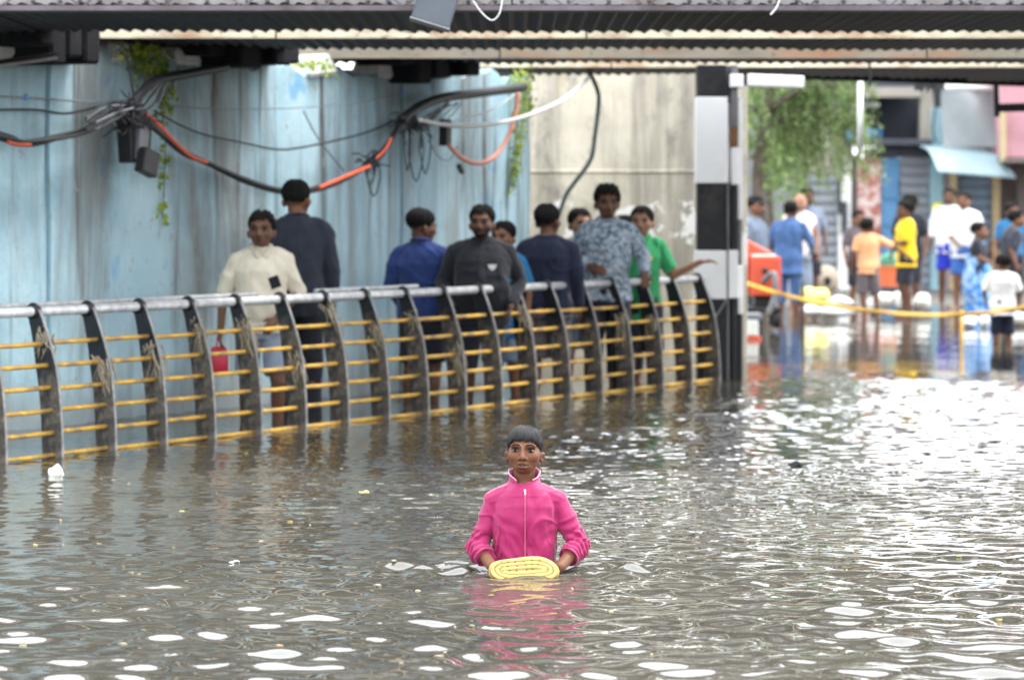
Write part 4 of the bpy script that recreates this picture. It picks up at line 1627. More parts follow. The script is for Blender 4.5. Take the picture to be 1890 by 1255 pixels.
# kerb block by the column
kb = empty('kerb_block', P(1390, 620, 38.6), 'low grey slab on a white block with a red base beside the column', 'block')
kb.location.z = -0.2
for nm, x0, x1, y0, y1, mt in (('slab', 1366, 1407, 579, 590, 'b_grey'), ('block', 1370, 1400, 590.5, 620, 'offwhite'), ('red_base', 1366, 1405, 620.5, 650, 'red')):
    mb = MB()
    rect(mb, x0, x1, y0, y1, 38.6, 0.4)
    ob = mb.build(nm, M[mt], kb, bevel=0.012)
    ob.location = -kb.location

# caution tape on sticks
tp_pts = [P(1375, 522, 40.2), P(1430, 540, 40.0), P(1480, 552, 39.8), P(1580, 571, 39), P(1700, 581, 37.6), P(1800, 579, 36.4), P(1853, 573, 35.9), P(1960, 556, 35)]
M['tape'] = simple('yellow tape', (0.72, 0.42, 0.06), 0.5, 0.15, 12)
path = spline(tp_pts, 10)
mb = MB()
pts, fs = [], []
for i, p in enumerate(path):
    tw_ = 0.5 * math.sin(i * 0.35) + 0.2 * math.sin(i * 0.9)
    h = Vector((0, math.sin(tw_), math.cos(tw_))) * 0.023
    nrm = Vector((0, math.cos(tw_), -math.sin(tw_))) * 0.003
    pts += [p - h - nrm, p + h - nrm, p + h + nrm, p - h + nrm]
for i in range(len(path) - 1):
    for q in range(4):
        fs.append((4 * i + q, 4 * i + (q + 1) % 4, 4 * i + 4 + (q + 1) % 4, 4 * i + 4 + q))
base_p = path[0].copy()
mb.add([p - base_p for p in pts], fs)
tag(mb.build('barrier_tape', M['tape'], None, True, loc=base_p), 'yellow barrier tape sagging across the flooded street', 'tape')
for x, y0, y1, Y, lab in ((1482, 520, 640, 40.05, 'thin dark stick holding the barrier tape beside the yellow sheet'), (1775, 572, 640, 36.95, 'short yellow stake holding the barrier tape near the blue saree')):
    mb = MB()
    a, c = P(x, y1, Y), P(x, y0, Y)
    mb.tube([Vector((0, 0, -0.3)), c - Vector((a.x, a.y, 0))], 0.018, 8)
    tag(mb.build('stake', M['black'] if x < 1600 else M['tape'], None, True, loc=(a.x, a.y, 0)), lab, 'stake')


def sack(px, py, w, h, d, Y, mat, label, seed, rot=0.0, group='sacks along the water edge'):
    mb = MB()
    mb.ell((0, 0, h * 0.45), (w / 2, d / 2, h / 2), None, 20, 12)
    me = mb.mesh('sack', True)
    co = get_co(me)
    co *= (1 + 0.16 * fnoise(co / max(w, h), 1.6, seed))[:, None]
    co[:, 2] = np.maximum(co[:, 2], -0.05)
    set_co(me, co)
    p = P(px, py, Y)
    o = link_mesh('sack', me, M[mat], None, (p.x, Y, p.z))
    o.rotation_euler = (0, 0, rot)
    return tag(o, label, 'sack', group)


sack(1506, 566, 0.36, 0.26, 0.3, 45.5, 'yellowbag', 'crumpled yellow plastic sheet heaped at the water edge behind the stick', 1)
sack(1550, 568, 0.36, 0.16, 0.3, 45.6, 'offwhite', 'long white sack lying beside the white corner post', 2, 0.2)
sack(1500, 583, 0.30, 0.14, 0.3, 44.7, 'offwhite', 'white sack half in the water under the yellow sheet', 3)
sack(1545, 584, 0.50, 0.14, 0.3, 44.6, 'offwhite', 'flat white sack half in the water left of the orange shirt', 4)
sack(1612, 572, 0.18, 0.18, 0.2, 47.0, 'offwhite', 'small white sack just right of the orange shirt', 5)
sack(1634, 568, 0.30, 0.22, 0.25, 46.9, 'offwhite', 'rounded white sack below the orange crate', 6)
sack(1667, 571, 0.24, 0.26, 0.25, 46.8, 'offwhite', 'upright white sack at the feet of the yellow shirt', 7)
sack(1703, 571, 0.22, 0.24, 0.25, 46.9, 'offwhite', 'white sack right of the yellow shirt', 8)
sack(1788, 604, 0.20, 0.16, 0.2, 42.0, 'offwhite', 'white sack in the water below the blue saree on the left', 9)
sack(1817, 604, 0.14, 0.16, 0.2, 42.0, 'offwhite', 'white sack in the water below the blue saree on the right', 10)
sack(1880, 598, 0.30, 0.18, 0.25, 42.5, 'offwhite', 'white sack at the right edge behind the small boy', 12)

# clay pot lying on its side
M['clay'] = simple('dusty clay', (0.38, 0.32, 0.25), 0.9, 0.2, 6)
pot = empty('clay_pot', P(1525, 546, 51), 'round dusty clay pot with a dark mouth on the ground before the shutter', 'pot')
mb = MB()
mb.ell((0, 0, 0.23), (0.19, 0.20, 0.23), None, 20, 12)
mb.build('body', M['clay'], pot, True)
mb = MB()
ring = [Vector((0.07 * math.cos(a), -0.20, 0.21 + 0.09 * math.sin(a))) for a in [i * math.pi / 8 for i in range(17)]]
mb.tube(ring, 0.02, 8)
mb.build('rim', M['clay'], pot, True)
mb = MB()
mb.ell((0, -0.185, 0.21), (0.065, 0.02, 0.085), None, 14, 8)
mb.build('mouth', M['black'], pot, True)

# orange crate with a green bundle on a dark stand
st = empty('wooden_stand', P(1636, 548, 50), 'dark low wooden stand under the orange crate', 'stand')
st.location.z = ground_z(50)
zs = P(1636, 531, 50).z - st.location.z
mb = MB()
mb.box((0, 0, zs - 0.03), (0.44, 0.4, 0.06))
mb.build('top', M['b_dark'], st, bevel=0.008)
for dx, dy in ((-.19, -.17), (.19, -.17), (-.19, .17), (.19, .17)):
    mb = MB()
    mb.box((dx, dy, (zs - 0.06) / 2), (0.05, 0.05, zs - 0.061))
    mb.build('leg', M['b_dark'], st)
M['orange'] = simple('orange plastic crate', (0.75, 0.17, 0.06), 0.45, 0.1, 5)
M['green'] = simple('green plastic bag', (0.10, 0.34, 0.22), 0.5, 0.2, 7)
cr = empty('plastic_crate', P(1636, 530.5, 50), 'orange plastic crate between the orange and yellow shirts', 'crate')
for nm, c_, s_ in (('side_panel', (0, -0.14, 0.16), (0.36, 0.02, 0.30)), ('side_panel', (0, 0.14, 0.16), (0.36, 0.02, 0.30)), ('end_panel', (-0.17, 0, 0.16), (0.02, 0.258, 0.30)), ('end_panel', (0.17, 0, 0.16), (0.02, 0.258, 0.30)), ('floor_panel', (0, 0, 0.02), (0.318, 0.258, 0.02)), ('rim', (0, -0.155, 0.30), (0.38, 0.012, 0.03))):
    mb = MB()
    mb.box(c_, s_)
    mb.build(nm, M['orange'], cr, bevel=0.004)
mb = MB()
mb.ell((0, 0, 0.11), (0.13, 0.11, 0.15), None, 18, 11)
me = mb.mesh('green_bundle', True)
co = get_co(me)
co *= (1 + 0.10 * fnoise(co, 5, 4))[:, None]
set_co(me, co)
tag(link_mesh('green_bundle', me, M['green'], None, P(1641, 499, 50)), 'round green plastic bundle sitting in the orange crate', 'bundle')
mb = MB()
mb.ell((0, 0, 0), (0.10, 0.08, 0.11), None, 16, 10)
tag(mb.build('yellow_helmet', simple('yellow plastic', (0.85, 0.66, 0.02), 0.4, 0.1, 5), None, True, loc=P(1731, 386, 56.7)), 'round yellow helmet hung on the pale blue pilaster', 'helmet')

# floating rubbish
def scrap(name, px, py, w, h, mat, label, seed, cat='litter'):
    Y = YW(py)
    mb = MB()
    mb.ell((0, 0, 0), (w / 2, w / 3, h / 2), None, 14, 9)
    me = mb.mesh(name, False)
    co = get_co(me)
    co *= (1 + 0.34 * np.round(2 * fnoise(co / w, 1.1, seed)) / 2)[:, None]
    co[:, 2] += 0.25 * h * np.sin(co[:, 0] / w * 7)
    set_co(me, co)
    x = (px - 945) * Y / FPX
    return tag(link_mesh(name, me, M[mat], None, (x, Y, wz_at(x, Y) + h * 0.22)), label, cat)


scrap('white_scrap', 102, 880, 0.10, 0.085, 'offwhite', 'crumpled white scrap floating near the railing at the left', 3)
scrap('black_lump', 1464, 858, 0.10, 0.045, 'black', 'small black lump floating in the bright water on the right', 5)
scrap('yellow_scrap', 672, 909, 0.05, 0.012, 'yellowbag', 'tiny yellow scrap floating left of the boy', 8)
scrap('white_scrap', 432, 1039, 0.05, 0.012, 'offwhite', 'tiny pale scrap floating in the left foreground water', 9)

# tiny flecks of scum and torn leaves drifting on the surface
mb = MB()
rf = random.Random(77)
for _ in range(110):
    Y = rf.uniform(11.5, 22)
    x = rf.uniform(-0.15, 0.15) * Y
    t_ = (Vector((x, Y, 0)) - F0).dot(FN)
    if t_ < 0.15 or math.hypot(x - 0.05, Y - 14.47) < 0.5:
        continue
    s_ = rf.uniform(0.004, 0.015)
    an = rf.uniform(0, 6.28)
    z_ = wz_at(x, Y) + 0.004
    n_ = rf.choice((4, 5, 6))
    ring = [(x + s_ * math.cos(an + i * 6.283 / n_) * rf.uniform(0.6, 1.4), Y + s_ * math.sin(an + i * 6.283 / n_) * rf.uniform(0.6, 1.4), z_ + rf.uniform(0, 0.004)) for i in range(n_)]
    mb.add(ring + [(p[0], p[1], p[2] - 0.006) for p in ring], [tuple(range(n_)), tuple(range(2 * n_ - 1, n_ - 1, -1))] + [(i, i + n_, (i + 1) % n_ + n_, (i + 1) % n_) for i in range(n_)])
b = NB('scum flecks')
g = b.new('ShaderNodeNewGeometry')
b.color(b.ramp(g.outputs['Random Per Island'], [(0.0, (0.05, 0.04, 0.03)), (0.35, (0.22, 0.19, 0.12)), (0.7, (0.34, 0.31, 0.24)), (0.93, (0.42, 0.36, 0.12)), (1.0, (0.3, 0.09, 0.06))])).set(Roughness=0.8)
tag(mb.build('floating_flecks', b.m), 'flecks of scum and leaf bits scattered over the flood water', 'litter', kind='stuff')
# ================================================================== PEOPLE
HEAD = dict(crown=0.097, chin=-0.098)


class Frame:
    """Body frame: l sideways (image right when facing the camera), f forward, z up."""
    def __init__(self, yaw):
        a = math.radians(yaw)
        self.F = Vector((math.sin(a), -math.cos(a), 0))
        self.L = Vector((math.cos(a), math.sin(a), 0))

    def __call__(self, l, f, z):
        return self.L * l + self.F * f + Vector((0, 0, z))


class HeadFrame:
    def __init__(self, origin, yaw, pitch=0.0, s=1.0, roll=0.0):
        a = math.radians(yaw)
        F = Vector((math.sin(a), -math.cos(a), 0))
        L = Vector((math.cos(a), math.sin(a), 0))
        p = math.radians(pitch)
        U = Vector((0, 0, 1))
        self.F = F * math.cos(p) + U * math.sin(p)
        U2 = U * math.cos(p) - F * math.sin(p)
        r = math.radians(roll)
        self.L = L * math.cos(r) + U2 * math.sin(r)
        self.U = U2 * math.cos(r) - L * math.sin(r)
        self.o, self.s = Vector(origin), s

    def pt(self, x, f, z):
        return self.o + (self.L * x + self.F * f + self.U * z) * self.s

    def R(self):
        return Matrix((self.L, self.F, self.U)).transposed()

    def to_local(self, co):
        A = np.array([list(self.L), list(self.F), list(self.U)])
        return ((co - np.array(list(self.o))) @ A.T) / self.s


def head_shapes(mb, H, child=False):
    R, s = H.R(), H.s

    def E(x, f, z, r):
        mb.ell(H.pt(x, f, z), tuple(q * s for q in r), R, 20, 14)
    E(0, -0.015, 0.022, (0.0700, 0.091, 0.075))
    E(0, 0.018, -0.022, (0.0685 if child else 0.0645, 0.068, 0.078))
    E(0, 0.040, -0.066, (0.044 if child else 0.046, 0.044, 0.034))
    E(0, 0.022, -0.048, (0.0600 if child else 0.057, 0.052, 0.046))
    for sx in (-1, 1):
        E(sx * 0.035, 0.052, -0.024, (0.031, 0.026, 0.030))        # cheek
        E(sx * 0.073, -0.008, -0.034, (0.0085, 0.015, 0.026))      # ear
        E(sx * 0.0805, -0.017, -0.026, (0.0065, 0.012, 0.019))
        mb.cap(H.pt(sx * 0.012, 0.081, 0.017), H.pt(sx * 0.048, 0.064, 0.016), 0.009 * s, 0.008 * s)   # brow ridge
        mb.ell(H.pt(sx * 0.0130, 0.083, -0.037), 0.0092 * s, None, 10, 7)                             # nostril wing
    mb.cap(H.pt(0, 0.082, 0.008), H.pt(0, 0.098, -0.030), 0.0078 * s, 0.0125 * s)                      # nose
    mb.cap(H.pt(-0.019, 0.077, -0.0580), H.pt(0.019, 0.077, -0.0580), 0.0062 * s, 0.0062 * s)          # lips
    mb.cap(H.pt(-0.010, 0.0875, -0.0565), H.pt(0.010, 0.0875, -0.0565), 0.0068 * s, 0.0068 * s)
    mb.cap(H.pt(-0.013, 0.0840, -0.0715), H.pt(0.013, 0.0840, -0.0715), 0.0078 * s, 0.0078 * s)


def face_sculpt(me, H, tint_lips=(0.80, 0.62, 0.62), beard=False, mouth=True):
    co, no = get_co(me), get_no(me)
    h = H.to_local(co)
    front = h[:, 1] > 0.03
    disp = np.zeros(len(co))

    def g(x, z, sx, sz):
        return np.exp(-(((h[:, 0] - x) / sx) ** 2 + ((h[:, 2] - z) / sz) ** 2)) * front
    for sx in (-1, 1):
        disp -= 0.0085 * g(sx * 0.032, -0.002, 0.015, 0.010)
        disp -= 0.004 * g(sx * 0.0085, -0.043, 0.004, 0.003)
    disp -= 0.007 * g(0, -0.0640, 0.020, 0.0030)
    ear = np.exp(-(((np.abs(h[:, 0]) - 0.080) / 0.012) ** 2 + ((h[:, 2] + 0.032) / 0.013) ** 2)) * (h[:, 1] > -0.016) * (h[:, 1] < 0.03)
    disp -= 0.005 * ear
    disp -= 0.003 * g(0, -0.083, 0.015, 0.005)
    set_co(me, co + no * (disp * H.s)[:, None])
    t = np.ones((len(co), 3))
    lip = np.clip(g(0, -0.0575, 0.020, 0.0060) + g(0, -0.0715, 0.016, 0.0065), 0, 1)
    t *= (1 - 0.22 * np.clip(g(0, -0.066, 0.040, 0.030), 0, 1))[:, None]  # shade around the mouth, painted into the skin tint
    t *= (1 + 0.22 * np.clip(g(0, -0.020, 0.010, 0.026) + g(0, 0.030, 0.040, 0.012) + g(0.036, -0.026, 0.016, 0.012) + g(-0.036, -0.026, 0.016, 0.012), 0, 1))[:, None]  # painted highlights on nose, forehead and cheeks
    t *= (1 - 0.5 * ear)[:, None]  # painted shade in the ear hollows
    t *= (1 - 0.35 * np.clip((-h[:, 2] - 0.085) / 0.03, 0, 1))[:, None] if beard else 1.0
    t = t * (1 - lip[:, None]) + np.array(tint_lips)[None, :] * lip[:, None]
    up = np.clip(g(0, -0.0570, 0.019, 0.0045), 0, 1)[:, None]
    t = t * (1 - 0.4 * up)
    if mouth:
        m = np.clip(g(0, -0.0640, 0.018, 0.0028) * 1.2, 0, 1)[:, None]
        t = t * (1 - m) + np.array((0.18, 0.14, 0.14))[None, :] * m
    for sx in (-1, 1):
        n = np.clip(g(sx * 0.0085, -0.043, 0.005, 0.0032), 0, 1)[:, None]
        t = t * (1 - n) + 0.25 * n
        e = np.clip(g(sx * 0.032, 0.0, 0.020, 0.012) * 0.45, 0, 1)[:, None]     # eye socket shade painted into the tint
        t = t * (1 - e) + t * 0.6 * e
    if beard:
        bm = ((h[:, 2] < -0.042) & (h[:, 2] > -0.115) & (np.abs(h[:, 0]) < 0.075) & (h[:, 1] > -0.005)).astype(float)
        bm *= (1 - np.clip(lip * 1.4, 0, 1))
        t = t * (1 - 0.82 * bm[:, None])
    return t


def eyes_and_brows(parent, H, detail=True):
    s = H.s
    for sx in (-1, 1):
        mb = MB()
        mb.ell((0, 0, 0), (0.0150 * s, 0.0095 * s, 0.0064 * s), H.R(), 16, 10)
        link_mesh('eye', mb.mesh('eye', True), M['eyewhite'], parent, H.pt(sx * 0.0325, 0.0672, -0.0015))
        mb = MB()
        mb.ell((0, 0, 0), (0.0070 * s, 0.0045 * s, 0.0068 * s), H.R(), 14, 8)
        link_mesh('iris', mb.mesh('iris', True), M['iris'], parent, H.pt(sx * 0.0325 - 0.0008, 0.0738, -0.0006))
        mb = MB()
        pts = [H.pt(sx * (0.0325 + u), 0.0795 - 0.010 * abs(u) / 0.017 - (0.004 if u * sx > 0 else 0), 0.0040 + 0.0040 * (1 - (u / 0.018) ** 2) - 0.0015) for u in (-0.017, -0.009, 0, 0.009, 0.017)]
        mb.tube(spline(pts, 3), 0.0019 * s, 6)
        mb.build('upper_lid', M['hair'], parent, True)
        mb = MB()
        pts = [H.pt(sx * x, f, z) for x, f, z in ((0.012, 0.0905, 0.0200), (0.022, 0.0895, 0.0230), (0.036, 0.083, 0.0235), (0.050, 0.071, 0.0170))]
        sp = spline(pts, 4)
        mb.tube(sp, [(0.0024 + 0.0016 * math.sin(math.pi * min(1, i / len(sp) + 0.12))) * s * (1.0 if i < len(sp) - 2 else 0.5) for i in range(len(sp))], 6, True, 0.75)
        mb.build('eyebrow', M['hair'], parent, True)


M['eyewhite'] = simple('eye white', (0.16, 0.14, 0.125), 0.15, 0.05, 40)
M['iris'] = simple('dark iris', (0.008, 0.005, 0.004), 0.25, 0.1, 40, spec=0.25)
M['teeth'] = simple('teeth', (0.20, 0.17, 0.15), 0.3, 0.05, 40)


def make_hair(parent, H, mat, style='short', n=170, seed=1, lock=0.0048, volume=0.985, fringe=0.052):
    """Cap of combed locks over the skull. Ends follow the hairline."""
    r = random.Random(seed)
    C = (0, -0.017, 0.026)
    ra = (0.0735 * volume, 0.0945 * volume, 0.0765 * volume)

    def hairline(ph):
        # ph = 0 at the face, pi at the back; returns height of the hairline in the head frame
        a = abs(ph)
        return float(np.interp(a, [0, 0.45, 0.75, 1.05, 1.35, 1.75, 2.3, 3.15], [fringe, fringe + 0.002, fringe - 0.004, fringe - 0.030, -0.012, -0.010, -0.036, -0.046]))

    def surf(ph, z, k=1.0):
        u = max(-0.999, min(0.999, (z - C[2]) / ra[2]))
        q = math.sqrt(1 - u * u)
        return H.pt(C[0] + math.sin(ph) * ra[0] * q * k, C[1] + math.cos(ph) * ra[1] * q * k, C[2] + ra[2] * u * (k if u > 0 else 1))
    mb = MB()
    # under-cap
    rows, cols = 9, 36
    pts, fs = [], []
    for i in range(rows):
        for j in range(cols):
            ph = -math.pi + 2 * math.pi * j / cols
            zl = hairline(ph) + (0.009 if abs(ph) < 0.8 else 0.004)
            zt = C[2] + ra[2] * 0.985
            t = (i / (rows - 1)) ** 1.6
            z = zt + (zl - zt) * t
            pts.append(surf(ph, z, 1.012 + r.uniform(-0.008, 0.008)))
    for i in range(rows - 1):
        for j in range(cols):
            fs.append((i * cols + j, (i + 1) * cols + j, (i + 1) * cols + (j + 1) % cols, i * cols + (j + 1) % cols))
    fs.append(tuple(range(cols)))
    mb.add(pts, fs)
    for _ in range(n):
        ph = r.uniform(-math.pi, math.pi)
        zl = hairline(ph) - r.uniform(-0.008, 0.009) - (0.004 * math.sin(ph * 23) if style == 'combed' else 0)
        zt = C[2] + ra[2] * r.uniform(0.80, 0.97)
        path, rad = [], []
        wob = r.gauss(0, 0.10)
        m = 7
        lift = 1.02 + r.uniform(0, 0.035) * (1.6 if style == 'tousled' else 1.0)
        for k in range(m):
            t = k / (m - 1)
            z = zt + (zl - zt) * t ** 1.3
            path.append(surf(ph + wob * t, z, lift + (0.012 * math.sin(t * 3) if style != 'tousled' else 0.025 * math.sin(t * 3.1 + wob * 9))))
            rad.append(lock * H.s * (1.0 - 0.75 * t ** 2))
        mb.tube(path, rad, 5)
    if style == 'tousled':
        for _ in range(n // 2):
            ph = r.uniform(-2.2, 2.2)
            z = C[2] + ra[2] * r.uniform(0.55, 0.97)
            p = surf(ph, z, 1.02)
            d = (p - H.pt(0, -0.01, 0.0)).normalized() + Vector((r.gauss(0, 0.4), r.gauss(0, 0.4), r.gauss(0.3, 0.3)))
            q = p + d.normalized() * r.uniform(0.006, 0.018) * H.s
            mb.tube([p, (p + q) / 2 + Vector((r.gauss(0, .004), 0, .004)), q], [lock * H.s * 1.3, lock * H.s, lock * 0.4], 5)
    return mb.build('hair', M[mat], parent, True)


def hand_shapes(mb, wrist, d, nrm, s=1.0, curl=0.35, thumb_side=1):
    """Palm, four unequal bent fingers and a thumb leaving the side of the palm."""
    d = Vector(d).normalized()
    n = Vector(nrm)
    n = (n - d * n.dot(d)).normalized()
    side = d.cross(n)
    w = Vector(wrist)
    for o in (-0.024, -0.008, 0.008, 0.024):
        mb.cap(w + d * 0.012 * s + side * o * 0.7 * s, w + d * 0.082 * s + side * o * s, 0.014 * s, 0.0125 * s)
    for o, ln in ((-0.029, 0.062), (-0.010, 0.078), (0.010, 0.074), (0.028, 0.056)):
        a = w + d * 0.086 * s + side * o * s
        c1, c2 = curl, curl * 2.1
        d1 = d * math.cos(c1) + n * math.sin(c1)
        d2 = d * math.cos(c2) + n * math.sin(c2)
        m_ = a + d1 * ln * 0.52 * s
        mb.cap(a, m_, 0.0098 * s, 0.0088 * s)
        mb.cap(m_, m_ + d2 * ln * 0.46 * s, 0.0086 * s, 0.0070 * s)
    t0 = w + d * 0.028 * s + side * thumb_side * 0.026 * s
    t1 = t0 + (d * 0.6 + side * thumb_side * 0.7 + n * 0.35).normalized() * 0.038 * s
    t2 = t1 + (d * 0.9 + side * thumb_side * 0.2 + n * 0.35).normalized() * 0.030 * s
    mb.cap(t0, t1, 0.0125 * s, 0.0105 * s)
    mb.cap(t1, t2, 0.0105 * s, 0.0080 * s)


def torso_rings(fr, rings, lean, k=1.0, grow=0.0, kz=1.0, wide=1.0):
    out = []
    for z, f, rx, ry in rings:
        off = lean * max(0.0, z - 0.92)
        out.append((fr(0, (f + off) * k, z * k * kz), (rx * wide + grow) * k, (ry * wide + grow) * k))
    return out


TORSO = [(0.82, 0, 0.150, 0.105), (0.92, -0.005, 0.163, 0.115), (1.00, 0, 0.152, 0.106), (1.08, 0.004, 0.143, 0.100), (1.18, 0.004, 0.152, 0.108),
         (1.28, 0.002, 0.166, 0.116), (1.34, -0.004, 0.164, 0.106), (1.385, -0.012, 0.132, 0.086), (1.425, -0.016, 0.084, 0.066), (1.46, -0.014, 0.058, 0.056)]


def person(label, px, Y, yaw, H, zf, skin='skin_a', hair='hair', head_yaw=None, head_pitch=0, lean=0.0, belly=0.0, slim=1.0,
           arms=None, legs=None, shirt=None, sleeve=1.0, bottom=None, bottom_z=0.50, hem=0.80, face=True, hair_style='short', collar=False,
           beard=False, voxel=0.011, curl=0.4, hair_vol=1.0, hair_n=120, group='people in the flood', seed=1, bald=False, flare=0.0, saree=None,
           px_is_head=True, shirt_name='shirt', bottom_name='shorts', head_scale=1.25, head_roll=0):
    k = H / 1.70
    fr = Frame(yaw)
    X = (px - 945) * Y / FPX
    root = empty('person', (X, Y, zf), label, 'person', group)
    hy = yaw if head_yaw is None else head_yaw

    def ln(z):
        return lean * max(0.0, z - 0.92)
    A = {-1: dict(e=(-0.235, -0.03, 1.13), w=(-0.245, 0.06, 0.90), n=None), 1: dict(e=(0.235, -0.03, 1.13), w=(0.245, 0.06, 0.90), n=None)}
    for s_, ov in (arms or {}).items():
        A[s_].update(ov)
    G = {-1: dict(k=(-0.10, 0.03, 0.49), a=(-0.105, -0.02, 0.085)), 1: dict(k=(0.10, 0.03, 0.49), a=(0.105, -0.02, 0.085))}
    for s_, ov in (legs or {}).items():
        G[s_].update(ov)

    def J(t):
        return fr(t[0] * k, t[1] * k, t[2] * k)
    mb = MB()
    mb.loft(torso_rings(fr, TORSO, lean, k, 0, 1, slim), fr.L, fr.F)
    hs = head_scale * (0.55 + 0.45 * k)
    hc = fr(0, (0.018 + ln(1.58) * 1.0) * k, 1.70 * k - 0.098 * hs)
    HF = HeadFrame(hc, hy, head_pitch, hs, head_roll)
    mb.cap(fr(0, (-0.008 + ln(1.42)) * k, 1.42 * k), HF.pt(0, -0.02, -0.06), 0.056 * k, 0.052 * k)
    head_shapes(mb, HF)
    for s_ in (-1, 1):
        sh = fr(s_ * 0.165 * slim * k, (-0.012 + ln(1.355)) * k, 1.352 * k)
        e, w = J(A[s_]['e']), J(A[s_]['w'])
        mb.cap(fr(s_ * 0.10 * k, (-0.01 + ln(1.37)) * k, 1.375 * k), sh, 0.062 * k, 0.054 * k)
        mb.cap(sh, e, 0.050 * k, 0.039 * k)
        mb.cap(e, w, 0.038 * k, 0.026 * k)
        hd = A[s_].get('d')
        hd = (fr(*hd) if hd else (w - e))
        hn = A[s_].get('n')
        hn = fr(*hn) if hn else fr(-s_, 0.3, 0)
        hand_shapes(mb, w, hd, hn, k, curl, 1 if (Vector(hd).cross(hn)).dot(fr.F) > 0 else -1)
        hip = fr(s_ * 0.085 * k, 0, 0.90 * k)
        kn, an = J(G[s_]['k']), J(G[s_]['a'])
        mb.cap(hip, kn, 0.082 * k, 0.055 * k)
        mid = kn + (an - kn) * 0.35 - fr.F * 0.018 * k
        mb.cap(kn, mid, 0.052 * k, 0.053 * k)
        mb.cap(mid, an, 0.050 * k, 0.033 * k)
        mb.cap(an - Vector((0, 0, 0.045 * k)) - fr.F * 0.03 * k, an - Vector((0, 0, 0.055 * k)) + fr.F * 0.15 * k, 0.034 * k, 0.026 * k)
    me = fuse(mb, voxel, 3)
    t = face_sculpt(me, HF, beard=beard)
    set_tint(me, t)
    body = link_mesh('body', me, M[skin], root)
    if face:
        eyes_and_brows(root, HF)
    if not bald:
        make_hair(root, HF, hair, hair_style, hair_n, seed, 0.0052, hair_vol * 0.985)
    # upper garment -------------------------------------------------------
    if shirt is not None:
        mb = MB()
        rg = []
        for z, f, rx, ry in TORSO:
            if z < hem:
                continue
            g = 0.022 if z < 1.30 else 0.014
            if z > 1.42:
                g = 0.010
            bl = belly * math.exp(-((z - 1.06) / 0.13) ** 2)
            rg.append((fr(0, (f + bl * 0.6 + ln(z)) * k, z * k), (rx * slim + g + bl * 0.35) * k, (ry * slim + g + bl * 0.6) * k))
        z0 = rg[0][0].copy()
        rg.insert(0, (fr(0, (ln(hem)) * k, hem * k), rg[0][1] + (0.006 + flare) * k, rg[0][2] + (0.010 + flare) * k))
        mb.loft(rg, fr.L, fr.F)
        for s_ in (-1, 1):
            sh = fr(s_ * 0.165 * slim * k, (-0.012 + ln(1.355)) * k, 1.352 * k)
            e, w = J(A[s_]['e']), J(A[s_]['w'])
            mb.cap(fr(s_ * 0.09 * k, (-0.01 + ln(1.37)) * k, 1.378 * k), sh, 0.074 * k, 0.067 * k)
            if sleeve <= 0:
                continue
            t1 = min(1.0, sleeve / 0.55)
            mb.tube([sh, sh + (e - sh) * t1 * 0.5, sh + (e - sh) * t1], [0.068 * k, 0.064 * k, (0.062 if sleeve < 0.6 else 0.055) * k], 14)
            if sleeve > 0.55:
                mb.ell(e, 0.054 * k)
                t2 = (sleeve - 0.55) / 0.45
                q = e + (w - e) * t2
                mb.tube([e, (e + q) / 2, q], [0.054 * k, 0.049 * k, 0.040 * k], 14)
        me = fuse(mb, voxel * 1.05, 4)
        co, no = get_co(me), get_no(me)
        fold = fnoise(co, 5.0, seed + 3, 10, (1, 1, 0.55)) * 0.0085 + fnoise(co, 12, seed + 9, 10, (1, 1, 0.5)) * 0.0042
        rg_ = np.exp(-(fnoise(co, 3.2, seed + 17, 8, (1, 1, 0.7)) / 0.16) ** 2)
        fold = np.maximum(fold, -0.004) + 0.006 * rg_
        set_co(me, co + no * (fold * k)[:, None])
        so = link_mesh(shirt_name, me, M[shirt], root)
        if collar:
            mb = MB()
            for s_ in (-1, 1):
                pts = [fr(s_ * x * k, (f + ln(1.45)) * k, z * k) for x, f, z in ((0.0, -0.080, 1.475), (0.055, -0.05, 1.470), (0.070, 0.005, 1.452), (0.045, 0.062, 1.415), (0.018, 0.088, 1.375))]
                mb.tube(spline(pts, 4), [0.022 * k] * 17, 6, True, 0.55)
            mb.build('collar', M[shirt], so, True)
    # lower garment -------------------------------------------------------
    if bottom is not None:
        mb = MB()
        mb.loft([(fr(0, f * k, z * k), (rx * slim + 0.014) * k, (ry * slim + 0.014) * k) for z, f, rx, ry in ((0.80, 0, 0.165, 0.118), (0.88, 0, 0.168, 0.120), (0.96, 0, 0.158, 0.112), (1.02, 0, 0.148, 0.104))], fr.L, fr.F)
        for s_ in (-1, 1):
            hip = fr(s_ * 0.085 * k, 0, 0.88 * k)
            kn, an = J(G[s_]['k']), J(G[s_]['a'])
            if bottom_z >= 0.47:
                q = hip + (kn - hip) * ((0.88 - bottom_z) / 0.39)
                mb.tube([hip, (hip + q) / 2, q], [0.100 * k, 0.094 * k, 0.094 * k], 14)
            else:
                mb.tube([hip, (hip + kn) / 2, kn], [0.098 * k, 0.086 * k, 0.074 * k], 14)
                q = kn + (an - kn) * min(1.0, (0.49 - bottom_z) / 0.40)
                mb.ell(kn, 0.073 * k)
                mb.tube([kn, (kn + q) / 2, q], [0.073 * k, 0.069 * k, 0.062 * k], 14)
        me = fuse(mb, voxel * 1.05, 3)
        co, no = get_co(me), get_no(me)
        set_co(me, co + no * (fnoise(co, 7, seed + 30, 10, (1, 1, 0.5)) * 0.006 * k)[:, None])
        link_mesh(bottom_name, me, M[bottom], root)
    return root, fr, k, HF, J


